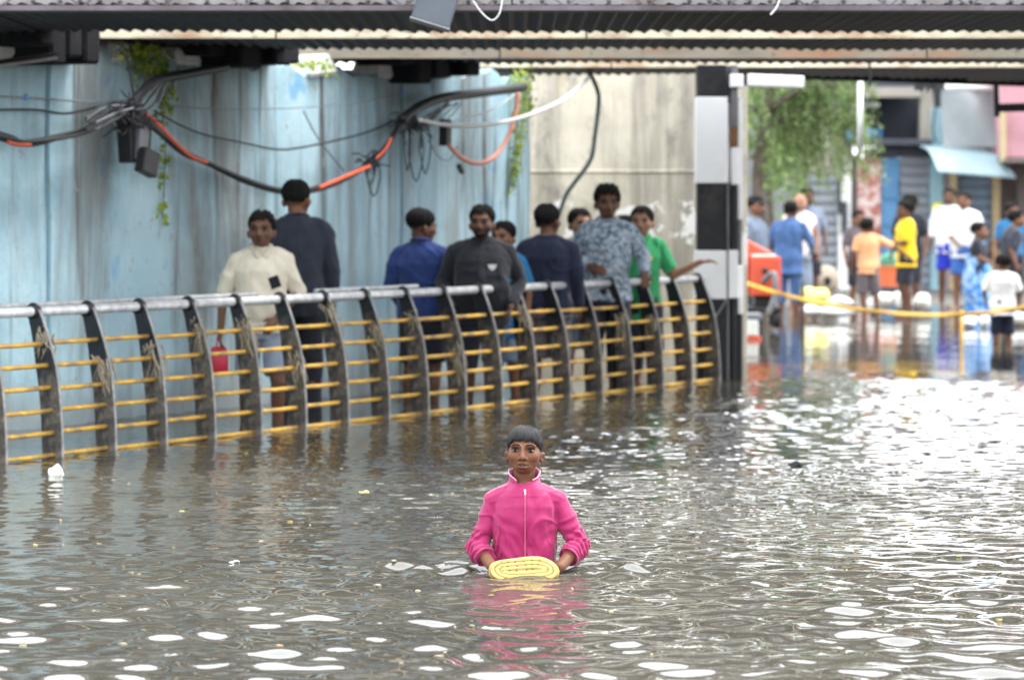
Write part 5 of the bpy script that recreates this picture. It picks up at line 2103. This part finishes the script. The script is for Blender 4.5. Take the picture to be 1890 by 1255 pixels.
M['c_cream'] = cloth('cream shirt cloth', (0.62, 0.57, 0.46), 0.07)
M['c_char'] = cloth('dark blue grey jacket cloth', (0.030, 0.036, 0.052))
M['c_blue'] = cloth('royal blue shirt cloth', (0.028, 0.052, 0.18))
M['c_black'] = cloth('charcoal sweater knit', (0.018, 0.020, 0.026))
M['c_teal'] = cloth('teal blue shirt cloth', (0.03, 0.16, 0.34))
M['c_navy'] = cloth('navy jacket cloth', (0.016, 0.021, 0.044))
M['c_tan'] = cloth('tan shirt cloth', (0.66, 0.52, 0.40), 0.08)
M['c_print'] = cloth('blue floral print', (0.10, 0.15, 0.21), 0.2, 0.9, ((0.42, 0.48, 0.54), 34, (0.035, 0.055, 0.09)))
M['c_white'] = cloth('white cloth', (0.80, 0.80, 0.79), 0.05)
M['c_green'] = cloth('green polo cloth', (0.045, 0.33, 0.13), 0.12)
M['c_greyblue'] = cloth('grey blue cloth', (0.17, 0.21, 0.28))
M['c_check'] = cloth('faded blue cloth', (0.25, 0.30, 0.38), 0.2)
M['c_dkshort'] = cloth('dark shorts cloth', (0.022, 0.024, 0.034))
M['c_blueshort'] = cloth('blue shorts cloth', (0.05, 0.13, 0.42))
M['c_royal'] = cloth('bright blue shorts cloth', (0.03, 0.05, 0.50))
M['c_orange'] = cloth('orange shirt cloth', (0.80, 0.40, 0.20), 0.08)
M['c_yellow'] = cloth('yellow shirt cloth', (0.84, 0.55, 0.02), 0.08)
M['c_denim'] = cloth('dark blue dress cloth', (0.06, 0.12, 0.27), 0.3)
M['c_pinkw'] = cloth('pinkish white cloth', (0.78, 0.68, 0.68), 0.06)
M['c_saree'] = cloth('bright blue saree cloth', (0.05, 0.25, 0.62), 0.35, 0.6, ((0.35, 0.50, 0.70), 5, (0.03, 0.12, 0.42)))
M['c_brown'] = cloth('brown grey shorts cloth', (0.13, 0.11, 0.12), 0.2)
M['c_red'] = simple('red plastic bag', (0.50, 0.02, 0.05), 0.45, 0.15, 9)
FP = 'people behind the railing'
SP = 'people in the street'

# --- on the footpath -------------------------------------------------------
r1, fr1, k1, H1, J1 = person('man in a cream shirt with dark pocket walking behind the railing with a red bag', 482, 24.35, 8, 1.71, -0.22, 'skin_b',
    head_yaw=-4, shirt='c_cream', sleeve=0.62, hem=0.84, bottom='c_check', bottom_z=0.55, collar=True, seed=2, group=FP, voxel=0.009, belly=0.03,
    arms={-1: dict(e=(-0.265, -0.02, 1.13), w=(-0.29, 0.05, 0.88)), 1: dict(e=(0.265, 0.0, 1.13), w=(0.10, 0.17, 0.95), n=(0, -1, 0))},
    legs={-1: dict(k=(-0.10, -0.04, 0.49), a=(-0.10, -0.16, 0.10)), 1: dict(k=(0.11, 0.14, 0.50), a=(0.11, 0.13, 0.085))}, hair_style='tousled', flare=0.01, bottom_name='wrapped_cloth')
mb = MB()
mb.box(fr1(0.085, 0.150, 1.205) * k1, (0.075, 0.010, 0.085), Matrix.Rotation(-0.35, 3, 'Y') @ Matrix.Identity(3))
mb.build('pocket_card', M['c_black'], r1, bevel=0.003)
bag = MB()
bag.loft([(Vector((0, 0, 0)), 0.058, 0.03), (Vector((0, 0, 0.02)), 0.066, 0.04), (Vector((0.004, 0, 0.11)), 0.062, 0.035), (Vector((0, 0, 0.17)), 0.058, 0.018), (Vector((0, 0, 0.19)), 0.045, 0.010)])
bw = J1((-0.29, 0.06, 0.80)) + r1.location
bag_o = bag.build('red_bag', M['c_red'], None, True, loc=bw - Vector((0.01, 0.02, 0.24)))
tag(bag_o, 'small red plastic bag in the hand of the man in the cream shirt', 'bag')
mb = MB()
mb.tube(spline([Vector((-0.015, 0, 0.19)), Vector((-0.01, 0, 0.26)), Vector((0.01, 0, 0.26)), Vector((0.015, 0, 0.19))], 5), 0.006, 6)
mb.build('handle', M['c_red'], bag_o, True)

person('tall man in a dark grey blue jacket seen from behind next to the cream shirt', 548, 25.0, 186, 1.88, -0.16, 'skin_a', head_yaw=160,
       shirt='c_char', sleeve=1.0, hem=0.80, bottom='c_dkshort', bottom_z=0.1, seed=3, group=FP, collar=True, shirt_name='jacket', bottom_name='trousers', hair_vol=0.99, slim=1.06, voxel=0.010)
person('man in a royal blue shirt seen from behind, head bowed to the right', 778, 26.7, 165, 1.72, -0.22, 'skin_b', head_yaw=120, head_pitch=-12,
       shirt='c_blue', sleeve=0.96, hem=0.84, bottom='c_dkshort', bottom_z=0.52, seed=4, group=FP, collar=True, slim=1.04, voxel=0.010,
       arms={1: dict(e=(0.25, -0.03, 1.12), w=(0.20, 0.16, 0.96)), -1: dict(e=(-0.25, 0.02, 1.12), w=(-0.16, 0.2, 1.0))})
r4, fr4, k4, H4, J4 = person('bearded man in a charcoal sweater with a white chest emblem facing the camera', 889, 26.5, 4, 1.73, -0.20, 'skin_b', head_yaw=-10,
       shirt='c_black', sleeve=1.0, hem=0.80, bottom='c_dkshort', bottom_z=0.45, seed=5, group=FP, beard=True, belly=0.06, slim=1.18, hair_style='tousled', voxel=0.010, shirt_name='sweater',
       arms={-1: dict(e=(-0.30, -0.04, 1.12), w=(-0.24, 0.14, 0.92)), 1: dict(e=(0.30, -0.04, 1.12), w=(0.22, 0.16, 0.94))})
mb = MB()
ep = fr4(0.07, 0.172, 1.235) * k4
mb.add([ep + Vector((x, 0, z)) for x, z in ((-0.034, 0.022), (-0.012, 0.016), (0.0, 0.024), (0.012, 0.016), (0.034, 0.022), (0.026, -0.004), (0.006, -0.026), (-0.012, -0.020), (-0.026, -0.004))]
       + [ep + Vector((x, 0.02, z)) for x, z in ((-0.034, 0.022), (-0.012, 0.016), (0.0, 0.024), (0.012, 0.016), (0.034, 0.022), (0.026, -0.004), (0.006, -0.026), (-0.012, -0.020), (-0.026, -0.004))],
       [tuple(range(8, -1, -1)), tuple(range(9, 18))] + [(i, (i + 1) % 9, (i + 1) % 9 + 9, i + 9) for i in range(9)])
mb.build('chest_emblem', M['c_white'], r4)
person('person in a teal blue shirt half hidden behind the charcoal sweater', 930, 27.5, -25, 1.60, -0.20, 'skin_a', shirt='c_teal', sleeve=0.5, hem=0.70, bottom='c_greyblue', bottom_z=0.5, seed=6, group=FP)
person('man in a navy jacket seen from behind in front of the pale wall', 1011, 27.5, 176, 1.74, -0.20, 'skin_b', head_yaw=150, shirt='c_navy', sleeve=1.0, hem=0.80, bottom='c_brown', bottom_z=0.5, seed=7, group=FP, slim=1.10, shirt_name='jacket', voxel=0.010)
person('youth in a tan shirt standing behind the navy jacket', 1070, 29.2, 12, 1.70, -0.20, 'skin_c', head_yaw=25, shirt='c_tan', sleeve=0.5, hem=0.78, bottom='c_greyblue', bottom_z=0.5, seed=8, group=FP)
r8, fr8, k8, H8, J8 = person('young man in a blue floral print shirt resting a hand on the handrail', 1121, 28.3, -4, 1.88, -0.19, 'skin_b', head_yaw=6, head_pitch=-6, shirt='c_print', sleeve=0.97, hem=0.84,
       bottom='c_dkshort', bottom_z=0.15, seed=9, group=FP, collar=True, hair_style='tousled', hair_vol=1.10, slim=0.98, voxel=0.009, bottom_name='trousers',
       arms={-1: dict(e=(-0.27, -0.05, 1.15), w=(-0.12, 0.12, 1.10), n=(0, -1, 0)), 1: dict(e=(0.275, -0.04, 1.17), w=(0.285, 0.18, 1.035), d=(0.10, 0.5, -0.8), n=(0, 0.6, -0.4))}, curl=0.6)
person('person in white with black hair mostly hidden behind the floral shirt', 1153, 29.4, 0, 1.64, -0.20, 'skin_a', head_yaw=40, shirt='c_white', sleeve=0.5, hem=0.78, bottom='c_dkshort', bottom_z=0.3, seed=10, group=FP)
r10, fr10, k10, H10, J10 = person('boy in a green polo stretching an arm to the right over the handrail', 1184, 28.9, 6, 1.73, -0.21, 'skin_c', head_yaw=-12, shirt='c_green', sleeve=0.46, hem=0.74, bottom='c_dkshort', bottom_z=0.5, seed=11, group=FP,
       collar=True, slim=0.88, voxel=0.009, arms={1: dict(e=(0.27, 0.04, 1.13), w=(0.47, 0.14, 1.24), d=(0.8, 0.3, 0.1), n=(0, 0.2, -1)), -1: dict(e=(-0.22, -0.03, 1.13), w=(-0.2, 0.1, 0.95))}, curl=0.3)
mb = MB()
mb.ell(fr10(0.055, 0.118, 1.27) * k10, (0.018, 0.008, 0.026))
mb.build('badge', M['c_yellow'], r10, True)

# --- in the street ---------------------------------------------------------
rc, frc, kc, Hc, Jc = person('man in a grey shirt and cap half hidden by the column', 1393, 43.2, 60, 1.78, -0.16, 'skin_a', head_yaw=40, shirt='c_greyblue', sleeve=0.95, hem=0.80, bottom='c_dkshort', bottom_z=0.1, seed=12, group=SP, voxel=0.014, slim=1.08, bottom_name='trousers')
mb = MB()
mb.ell(Hc.pt(0, -0.012, 0.045), (0.095, 0.11, 0.075), Hc.R())
mb.ell(Hc.pt(0, 0.10, 0.035), (0.06, 0.06, 0.012), Hc.R())
mb.build('cap', M['c_char'], rc, True)
rw, frw, kw, Hw, Jw = person('person in a long dark blue dress bending left by the tape stick', 1455, 45.6, 160, 1.66, -0.10, 'skin_b', shirt='c_denim', sleeve=0.7, hem=0.70, bottom='c_denim', bottom_z=0.30, seed=13, group=SP, voxel=0.014, lean=0.18, slim=1.12, flare=0.03,
       arms={1: dict(e=(0.29, 0.05, 1.1), w=(0.18, 0.3, 1.0)), -1: dict(e=(-0.30, 0.08, 1.12), w=(-0.26, 0.28, 0.95))}, bottom_name='skirt', shirt_name='dress_top')
person('bald man in a pinkish white vest behind the dark blue dress', 1476, 47.2, 8, 1.72, -0.06, 'skin_c', head_yaw=-20, shirt='c_pinkw', sleeve=0.2, hem=0.80, bottom='c_check', bottom_z=0.3, seed=14, group=SP, voxel=0.014, bald=True, shirt_name='vest')
person('person with dark hair behind the bald man', 1490, 49.5, 10, 1.80, -0.05, 'skin_b', shirt='c_greyblue', sleeve=0.5, bottom='c_dkshort', seed=15, group=SP, voxel=0.015)
ro, fro, ko, Ho, Jo = person('boy in an orange shirt seen from behind pointing to the right', 1602, 44.4, 188, 1.36, -0.02, 'skin_b', head_yaw=150, shirt='c_orange', sleeve=0.45, hem=0.80, bottom='c_brown', bottom_z=0.48, seed=16, group=SP, voxel=0.012, flare=0.015,
       arms={-1: dict(e=(-0.46, 0.02, 1.22), w=(-0.70, 0.10, 1.06), d=(-0.9, 0.1, -0.45)), 1: dict(e=(0.25, -0.02, 1.12), w=(0.26, 0.05, 0.88))},
       legs={-1: dict(k=(-0.13, 0.02, 0.49), a=(-0.15, -0.06, 0.085)), 1: dict(k=(0.09, 0.03, 0.49), a=(0.06, -0.02, 0.085))})
person('person in dull red peering out left of the orange shirt', 1584, 47.5, 20, 1.48, -0.05, 'skin_a', shirt='c_brown', sleeve=0.5, bottom='c_dkshort', seed=17, group=SP, voxel=0.015)
ry_, fry, ky, Hy, Jy = person('man in a yellow shirt seen from the side facing left', 1672, 45.2, -78, 1.58, -0.02, 'skin_b', head_yaw=-70, shirt='c_yellow', sleeve=0.5, hem=0.76, bottom='c_dkshort', bottom_z=0.52, seed=18, group=SP, voxel=0.012, flare=0.02,
       arms={-1: dict(e=(-0.20, 0.06, 1.10), w=(-0.12, 0.28, 1.12)), 1: dict(e=(0.20, 0.08, 1.10), w=(0.10, 0.30, 1.10))}, hair_style='tousled', hair_vol=1.06)
person('person with dark hair standing behind the yellow shirt', 1679, 47.5, -30, 1.70, -0.06, 'skin_b', shirt='c_dkshort', sleeve=0.5, bottom='c_dkshort', seed=19, group=SP, voxel=0.015, hair_style='tousled', hair_vol=1.08)
person('man in a white shirt and bright blue shorts, left of the pair', 1752, 50.4, -10, 1.78, -0.03, 'skin_b', head_yaw=-20, shirt='c_white', sleeve=0.8, hem=0.78, bottom='c_royal', bottom_z=0.55, seed=20, group=SP, voxel=0.013, slim=1.05)
person('man in a white shirt and blue shorts, right of the pair', 1779, 49.6, -6, 1.73, -0.04, 'skin_a', head_yaw=-25, shirt='c_white', sleeve=0.75, hem=0.76, bottom='c_blueshort', bottom_z=0.52, seed=21, group=SP, voxel=0.013, slim=1.08, collar=True,
       arms={-1: dict(e=(-0.25, 0.02, 1.12), w=(-0.12, 0.2, 0.98)), 1: dict(e=(0.26, 0.0, 1.12), w=(0.22, 0.15, 0.98))})
rs_, frs, ks, Hs, Js = person('woman in a black blouse and bright blue saree standing right of the pair', 1806, 45.0, 75, 1.40, -0.12, 'skin_a', head_yaw=70, shirt='c_dkshort', sleeve=0.4, hem=0.84, bottom=None, seed=22, group=SP, voxel=0.013, shirt_name='blouse',
       arms={1: dict(e=(0.16, 0.20, 1.10), w=(0.05, 0.20, 1.32)), -1: dict(e=(-0.20, 0.05, 1.12), w=(-0.1, 0.25, 1.05))})
mb = MB()
mb.loft([(Vector((0.02, 0, 0.10)), 0.17, 0.15), (Vector((0, 0, 0.35)), 0.18, 0.16), (Vector((-0.02, 0, 0.60)), 0.20, 0.17), (Vector((-0.01, 0, 0.78)), 0.17, 0.14), (Vector((-0.03, 0, 0.95)), 0.13, 0.115)], n=28)
me = fuse(mb, 0.014, 2)
co, no = get_co(me), get_no(me)
set_co(me, co + no * (np.sin(np.arctan2(co[:, 1], co[:, 0]) * 13 + co[:, 2] * 4) * 0.010 + fnoise(co, 5, 77) * 0.008)[:, None])
link_mesh('saree', me, M['c_saree'], rs_)
mb = MB()
mb.loft([(Vector((-0.16, -0.06, 0.45)), 0.05, 0.05), (Vector((-0.10, -0.09, 0.75)), 0.08, 0.05), (Vector((0.0, -0.09, 0.98)), 0.07, 0.04), (Vector((0.04, -0.02, 1.15)), 0.04, 0.04)], n=16)
link_mesh('saree_drape', fuse(mb, 0.014, 3), M['c_saree'], rs_)
person('man in a dark navy shirt bending forward at the right edge', 1858, 45.8, 100, 1.52, -0.08, 'skin_a', head_yaw=95, shirt='c_char', sleeve=0.55, hem=0.78, bottom='c_dkshort', bottom_z=0.3, seed=23, group=SP, voxel=0.013, lean=0.22, slim=1.08)
person('person in a teal shirt behind the dark navy shirt at the right edge', 1868, 48.8, -8, 1.58, -0.05, 'skin_a', head_yaw=30, shirt='c_teal', sleeve=0.5, bottom='c_dkshort', bottom_z=0.3, seed=24, group=SP, voxel=0.015)
person('small boy in a white T-shirt and navy shorts seen from behind in shallow water', 1850, 37.2, 178, 1.22, -0.24, 'skin_b', head_yaw=215, head_pitch=-12, shirt='c_white', sleeve=0.48, hem=0.78, bottom='c_navy', bottom_z=0.50, seed=25, group=SP, voxel=0.010, flare=0.03, slim=1.08,
       arms={1: dict(e=(0.27, 0.02, 1.12), w=(0.23, 0.18, 0.98)), -1: dict(e=(-0.27, 0.02, 1.12), w=(-0.26, 0.14, 0.94))}, head_scale=1.22)

# ================================================================== THE BOY IN PINK
BOY = Vector((0.053, 14.47, 0))
boy = empty('person', (BOY.x, BOY.y, -0.80), 'boy in a pink zip jacket wading waist deep with a pale yellow board', 'person', 'people in the flood')
B = Vector((0, 0, 0.80))                      # waterline in the boy's own space
W_ = lambda x, y, z: Vector((x, y, z)) + B
HB = HeadFrame(W_(0.0, 0.0, 0.519), -5, 1.5, 1.0, -1.5)
mb = MB()
head_shapes(mb, HB, True)
mb.cap(W_(0, 0.036, 0.34), HB.pt(0, -0.022, -0.055), 0.045, 0.047)
TB = [(-0.12, 0.120, 0.085), (-0.02, 0.126, 0.086), (0.06, 0.125, 0.082), (0.14, 0.124, 0.082), (0.22, 0.128, 0.088), (0.28, 0.128, 0.086), (0.322, 0.116, 0.074), (0.352, 0.086, 0.060), (0.378, 0.054, 0.050)]
mb.loft([(W_(0, 0.02, z), rx, ry) for z, rx, ry in TB])
SH = {-1: (-0.127, 0.022, 0.300), 1: (0.130, 0.022, 0.302)}
EL = {-1: (-0.198, 0.010, 0.108), 1: (0.232, 0.012, 0.112)}
WR = {-1: (-0.138, -0.135, 0.038), 1: (0.148, -0.135, 0.036)}
for s_ in (-1, 1):
    sh, e, w = W_(*SH[s_]), W_(*EL[s_]), W_(*WR[s_])
    mb.cap(W_(s_ * 0.075, 0.02, 0.318), sh, 0.048, 0.044)
    mb.cap(sh, e, 0.041, 0.033)
    mb.cap(e, w, 0.032, 0.0235)
    # hands closing on the board from behind its two ends
    d = (Vector((-s_ * 0.85, -0.12, -0.42)))
    hand_shapes(mb, w, d, Vector((-s_ * 0.3, -0.6, 0.5)), 0.84, 0.55, 1)
    hip, kn, an = W_(s_ * 0.065, 0.02, -0.13), W_(s_ * 0.075, 0.0, -0.43), W_(s_ * 0.08, 0.05, -0.735)
    mb.cap(hip, kn, 0.064, 0.043)
    mb.cap(kn, an, 0.042, 0.027)
    mb.cap(an - Vector((0, 0, 0.03)), an + Vector((0, -0.12, -0.045)), 0.027, 0.020)
me = fuse(mb, 0.0036, 4)
t = face_sculpt(me, HB, (1.05, 0.86, 0.95), mouth=True)
set_tint(me, t)
link_mesh('body', me, M['skin_boy'], boy)
eyes_and_brows(boy, HB)
mb = MB()
mb.box(HB.pt(0.001, 0.0835, -0.0630), (0.014, 0.006, 0.0030), HB.R())
mb.build('teeth', M['teeth'], boy, bevel=0.001)
make_hair(boy, HB, 'hair_wet', 'combed', 900, 4, 0.0024, 0.965, 0.041)

# jacket
b = NB('pink jacket cloth wet and shaded below')
v = b.coord('Object')
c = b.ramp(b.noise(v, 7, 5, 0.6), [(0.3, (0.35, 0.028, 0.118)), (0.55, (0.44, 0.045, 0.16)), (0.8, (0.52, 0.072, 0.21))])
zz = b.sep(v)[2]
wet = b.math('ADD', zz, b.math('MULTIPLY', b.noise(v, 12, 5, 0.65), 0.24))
wet_shade = b.ramp(wet, [(1.06, (0.9,) * 3), (1.22, (0, 0, 0))])
c = b.mix(wet_shade, c, (0.29, 0.004, 0.080))  # deeper colour low down: soaked cloth plus shading painted in
b.color(c).set(Roughness=b.math('SUBTRACT', 0.78, b.math('MULTIPLY', wet_shade, 0.25)), Sheen_Weight=0.25, Specular_IOR_Level=0.3)
b.bump(b.noise(v, 420, 2, 0.5), 0.2, 0.0008)
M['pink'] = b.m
M['pinklight'] = cloth('pale pink edge cloth', (0.74, 0.30, 0.44), 0.08)
M['zip'] = simple('pale zip', (0.48, 0.10, 0.20), 0.4, 0.2, 60)
M['zipmetal'] = simple('zip metal', (0.75, 0.75, 0.75), 0.3, 0.1, 60, metal=0.8)
mb = MB()
mb.loft([(W_(0, 0.02, z), rx + g, ry + g) for (z, rx, ry), g in zip(TB[:-1], (0.016, 0.012, 0.010, 0.011, 0.013, 0.013, 0.012, 0.004))])
for s_ in (-1, 1):
    sh, e, w = W_(*SH[s_]), W_(*EL[s_]), W_(*WR[s_])
    mb.cap(W_(s_ * 0.07, 0.02, 0.322), sh, 0.055, 0.054)
    mb.tube([sh, sh + (e - sh) * 0.35, sh + (e - sh) * 0.7, e], [0.051, 0.046, 0.043, 0.043], 16)
    mb.ell(e, 0.044)
    q = e + (w - e) * 0.52
    mb.tube([e, (e + q) / 2, q], [0.044, 0.043, 0.041], 16)
mb.loft([(W_(0, 0.020, 0.325), 0.118, 0.088), (W_(0, 0.020, 0.350), 0.094, 0.078), (W_(0, 0.024, 0.368), 0.075, 0.068), (W_(0, 0.028, 0.382), 0.064, 0.060)])
me = fuse(mb, 0.0038, 4)
co, no = get_co(me), get_no(me)
z = co[:, 2] - 0.80
disp = fnoise(co, 6, 61, 10, (1, 1, 0.6)) * 0.0048 + fnoise(co, 15, 62, 10, (1, 1, 0.6)) * 0.0020
# diagonal drag folds across the belly and from the armpits
belly_m = np.clip(1 - np.abs(z - 0.08) / 0.13, 0, 1) * (np.abs(co[:, 0]) < 0.14)
disp += 0.0045 * belly_m * np.sin((co[:, 0] * 0.9 + z * 0.55) * 95 + 3 * np.sin(co[:, 0] * 21 + z * 9)) * (0.4 + 0.6 * np.abs(np.sin(co[:, 0] * 17 + z * 11)))
for s_ in (-1, 1):
    ap = np.exp(-(((co[:, 0] - s_ * 0.105) / 0.06) ** 2 + ((z - 0.22) / 0.10) ** 2))
    disp += 0.0022 * ap * np.sin((co[:, 0] * s_ * 0.8 - z) * (105 if s_ > 0 else 80) + 4 * fnoise(co, 6, 88 + s_, 6))
    # bunched sleeve rings
    sh, e, w = [np.array(list(W_(*D[s_]))) for D in (SH, EL, WR)]
    ax = (w - e) / np.linalg.norm(w - e)
    rel = co - e
    along = rel @ ax
    dist = np.linalg.norm(rel - along[:, None] * ax, axis=1)
    m = (dist < 0.075) * np.clip((along + 0.10) / 0.06, 0, 1) * np.clip((0.125 - along) / 0.02, 0, 1)
    ang = fnoise(co, 6, 70 + s_, 6)
    disp += 0.0048 * m * np.sin(along * 2 * math.pi / 0.026 + 2.2 * ang)
    ax2 = (e - sh) / np.linalg.norm(e - sh)
    rel = co - sh
    al2 = rel @ ax2
    d2 = np.linalg.norm(rel - al2[:, None] * ax2, axis=1)
    m2 = (d2 < 0.07) * np.clip((al2 - 0.04) / 0.08, 0, 1)
    disp += 0.0020 * m2 * np.sin(al2 * 2 * math.pi / 0.05 + 3 * ang)
# zip gutter
zg = np.exp(-(((co[:, 0] - 0.002) / 0.006) ** 2)) * (co[:, 1] < 0)
disp -= 0.0035 * zg
cr_ = np.exp(-(fnoise(co, 4.5, 161, 8, (1, 1, 0.8)) / 0.13) ** 2) * np.clip((0.30 - z) / 0.1, 0.15, 1)
cr2 = np.exp(-(fnoise(co, 7.5, 163, 8, (1, 1, 0.6)) / 0.12) ** 2) * np.clip((0.22 - z) / 0.12, 0, 1)
disp = np.maximum(disp + 0.0065 * cr_ + 0.0042 * cr2, -0.006)
set_co(me, co + no * disp[:, None])
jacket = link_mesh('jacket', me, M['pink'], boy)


def torso_front(x, zz_):
    """Front surface of the jacket at (x, height above water)."""
    zs = [q[0] for q in TB]
    rx = np.interp(zz_, zs, [q[1] for q in TB]) + 0.012
    ry = np.interp(zz_, zs, [q[2] for q in TB]) + 0.012
    u = min(0.98, abs(x) / rx)
    return W_(x, 0.02 - ry * (1 - u ** 2.35) ** (1 / 2.35), zz_)


mb = MB()
zp = [torso_front(0.002, 0.03 + 0.325 * i / 24) + Vector((0, -0.0005, 0)) for i in range(25)]
mb.tube(zp, 0.0026, 6)
mb.build('zip', M['zip'], jacket, True)
# stand collar open at the throat
mb = MB()
pts, fs = [], []
NA = 30
for i in range(NA + 1):
    a = math.radians(-153 + 306 * i / NA)           # 0 = back of the neck
    op = max(0.0, abs(a) / math.radians(153) - 0.75) / 0.25
    for lvl, (rx, ry, dz) in enumerate(((0.069, 0.060, -0.006), (0.065, 0.056, 0.020), (0.0675, 0.059, 0.043), (0.062, 0.0535, 0.042), (0.058, 0.050, 0.012), (0.060, 0.050, -0.010))):
        zc = 0.397 + dz * (1 - 0.15 * op) - 0.038 * (1 - math.cos(a)) * 0.5 - 0.010 * op
        flare_ = 1 + 0.10 * op * (1 if lvl in (2, 3) else 0.4)
        pts.append(W_(math.sin(a) * rx * flare_, 0.028 + math.cos(a) * ry * 1.10 * flare_, zc + 0.003 * math.sin(i * 1.1)))
for i in range(NA):
    for q in range(6):
        fs.append((i * 6 + q, i * 6 + (q + 1) % 6, i * 6 + 6 + (q + 1) % 6, i * 6 + 6 + q))
fs.append((0, 1, 2, 3, 4, 5))
fs.append(tuple(NA * 6 + q for q in (5, 4, 3, 2, 1, 0)))
mb.add(pts, fs)
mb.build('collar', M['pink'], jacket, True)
mb = MB()
rimp = [pts[i * 6 + 2] + Vector((0, 0, 0.001)) for i in range(NA + 1)]
mb.tube(rimp, 0.0030, 6)
mb.build('collar_edge', M['pinklight'], jacket, True)
mb = MB()
zt = torso_front(0.002, 0.345)
mb.box(zt + Vector((0, -0.006, 0.004)), (0.009, 0.005, 0.012))
mb.box(zt + Vector((0.001, -0.007, -0.012)), (0.007, 0.003, 0.020))
mb.build('zip_pull', M['zipmetal'], jacket, bevel=0.001)
for s_ in (-1, 1):
    # pale pink line over the top of each shoulder
    mb = MB()
    pts = [W_(s_ * 0.070, 0.000, 0.370), W_(s_ * 0.095, 0.004, 0.363), W_(s_ * 0.128, 0.008, 0.350), W_(s_ * 0.160, 0.010, 0.330)]
    sp = spline(pts, 5)
    mb.tube(sp, 0.0028, 6)
    mb.build('shoulder_line', M['pinklight'], jacket, True)
    # cuff band
    e, w = W_(*EL[s_]), W_(*WR[s_])
    q0, q1 = e + (w - e) * 0.50, e + (w - e) * 0.56
    mb = MB()
    mb.tube([q0, q1], [0.0440, 0.0435], 22, False)
    mb.tube([q1, q1 - (q1 - q0) * 0.6], [0.0425, 0.038], 22, False)
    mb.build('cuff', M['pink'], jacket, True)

# pale yellow board with grooves and holes
M['board'] = simple('pale yellow foam', (0.52, 0.37, 0.125), 0.6, 0.10, 14, stain=(0.42, 0.26, 0.07), stain_amt=0.5)
M['hole'] = simple('dark hole', (0.05, 0.03, 0.02), 0.9, 0.2, 30)
bd = empty('yellow_board', (BOY.x - 0.003, BOY.y - 0.205, 0.0), 'pale yellow oval foam board with grooves and holes held at the waterline', 'board')
NB_ = 48


def outline(i, grow=0.0):
    a = 2 * math.pi * i / NB_
    n_ = 2.7
    ca, sa = math.cos(a), math.sin(a)
    x = (0.148 + grow) * math.copysign(abs(ca) ** (2 / n_), ca)
    z = (0.058 + grow) * math.copysign(abs(sa) ** (2 / n_), sa)
    z += 0.006 * math.cos((x - 0.07) * 24) * (1 if z > 0 else 0.4) - (0.012 * max(0, x / 0.148) ** 2 if z > 0 else 0) - (0.006 * max(0, -x / 0.148) ** 2 if z > 0 else 0)
    return x, z + 0.028


tilt = Matrix.Rotation(math.radians(-22), 3, 'X')
mb = MB()
pts, fs = [], []
for d_, g_ in ((0.012, -0.006), (0.006, 0.0), (-0.010, 0.0), (-0.016, -0.006)):
    for i in range(NB_):
        x, z = outline(i, g_)
        pts.append(tilt @ Vector((x, d_, z)))
for r in range(3):
    for i in range(NB_):
        fs.append((r * NB_ + i, r * NB_ + (i + 1) % NB_, (r + 1) * NB_ + (i + 1) % NB_, (r + 1) * NB_ + i))
fs.append(tuple(range(NB_)))
fs.append(tuple(3 * NB_ + i for i in reversed(range(NB_))))
mb.add(pts, fs)
mb.build('slab', M['board'], bd, True)
# raised oval ridges that leave grooves between them
for g_ in (-0.012, -0.029, -0.046):
    mb = MB()
    ring = []
    for i in range(NB_ + 1):
        a = 2 * math.pi * i / NB_
        sx, sz = max(0.02, 0.148 + g_ * 1.25), max(0.006, 0.058 + g_)
        n_ = 2.4
        ca, sa = math.cos(a), math.sin(a)
        x = sx * math.copysign(abs(ca) ** (2 / n_), ca)
        z = sz * math.copysign(abs(sa) ** (2 / n_), sa) + 0.004 * math.cos((x - 0.07) * 24) - 0.008 * max(0, x / 0.148) ** 2
        ring.append(Vector((x, -0.0165, z + 0.028)))
    mb.tube(ring, 0.0083, 9, False)
    mb.v = [tuple(tilt @ Vector((p[0], -0.0155 + (p[1] + 0.0165) * 0.42, p[2]))) for p in mb.v]
    mb.build('ridge', M['board'], bd, True)
for zrow, xs_ in ((0.0650, (-0.095, -0.066, -0.036, 0.0, 0.034, 0.066)), (0.0465, (-0.092, -0.068, -0.028, 0.008, 0.034, 0.060)), (0.0270, (-0.088, -0.06, -0.03, 0.012, 0.036))):
    for x in xs_:
        mb = MB()
        p = tilt @ Vector((x, -0.0185, zrow + 0.004 * math.cos((x - 0.07) * 24)))
        mb.ell(p, (0.0026, 0.0030, 0.0030), tilt, 8, 6)
        mb.build('hole', M['hole'], bd, True)
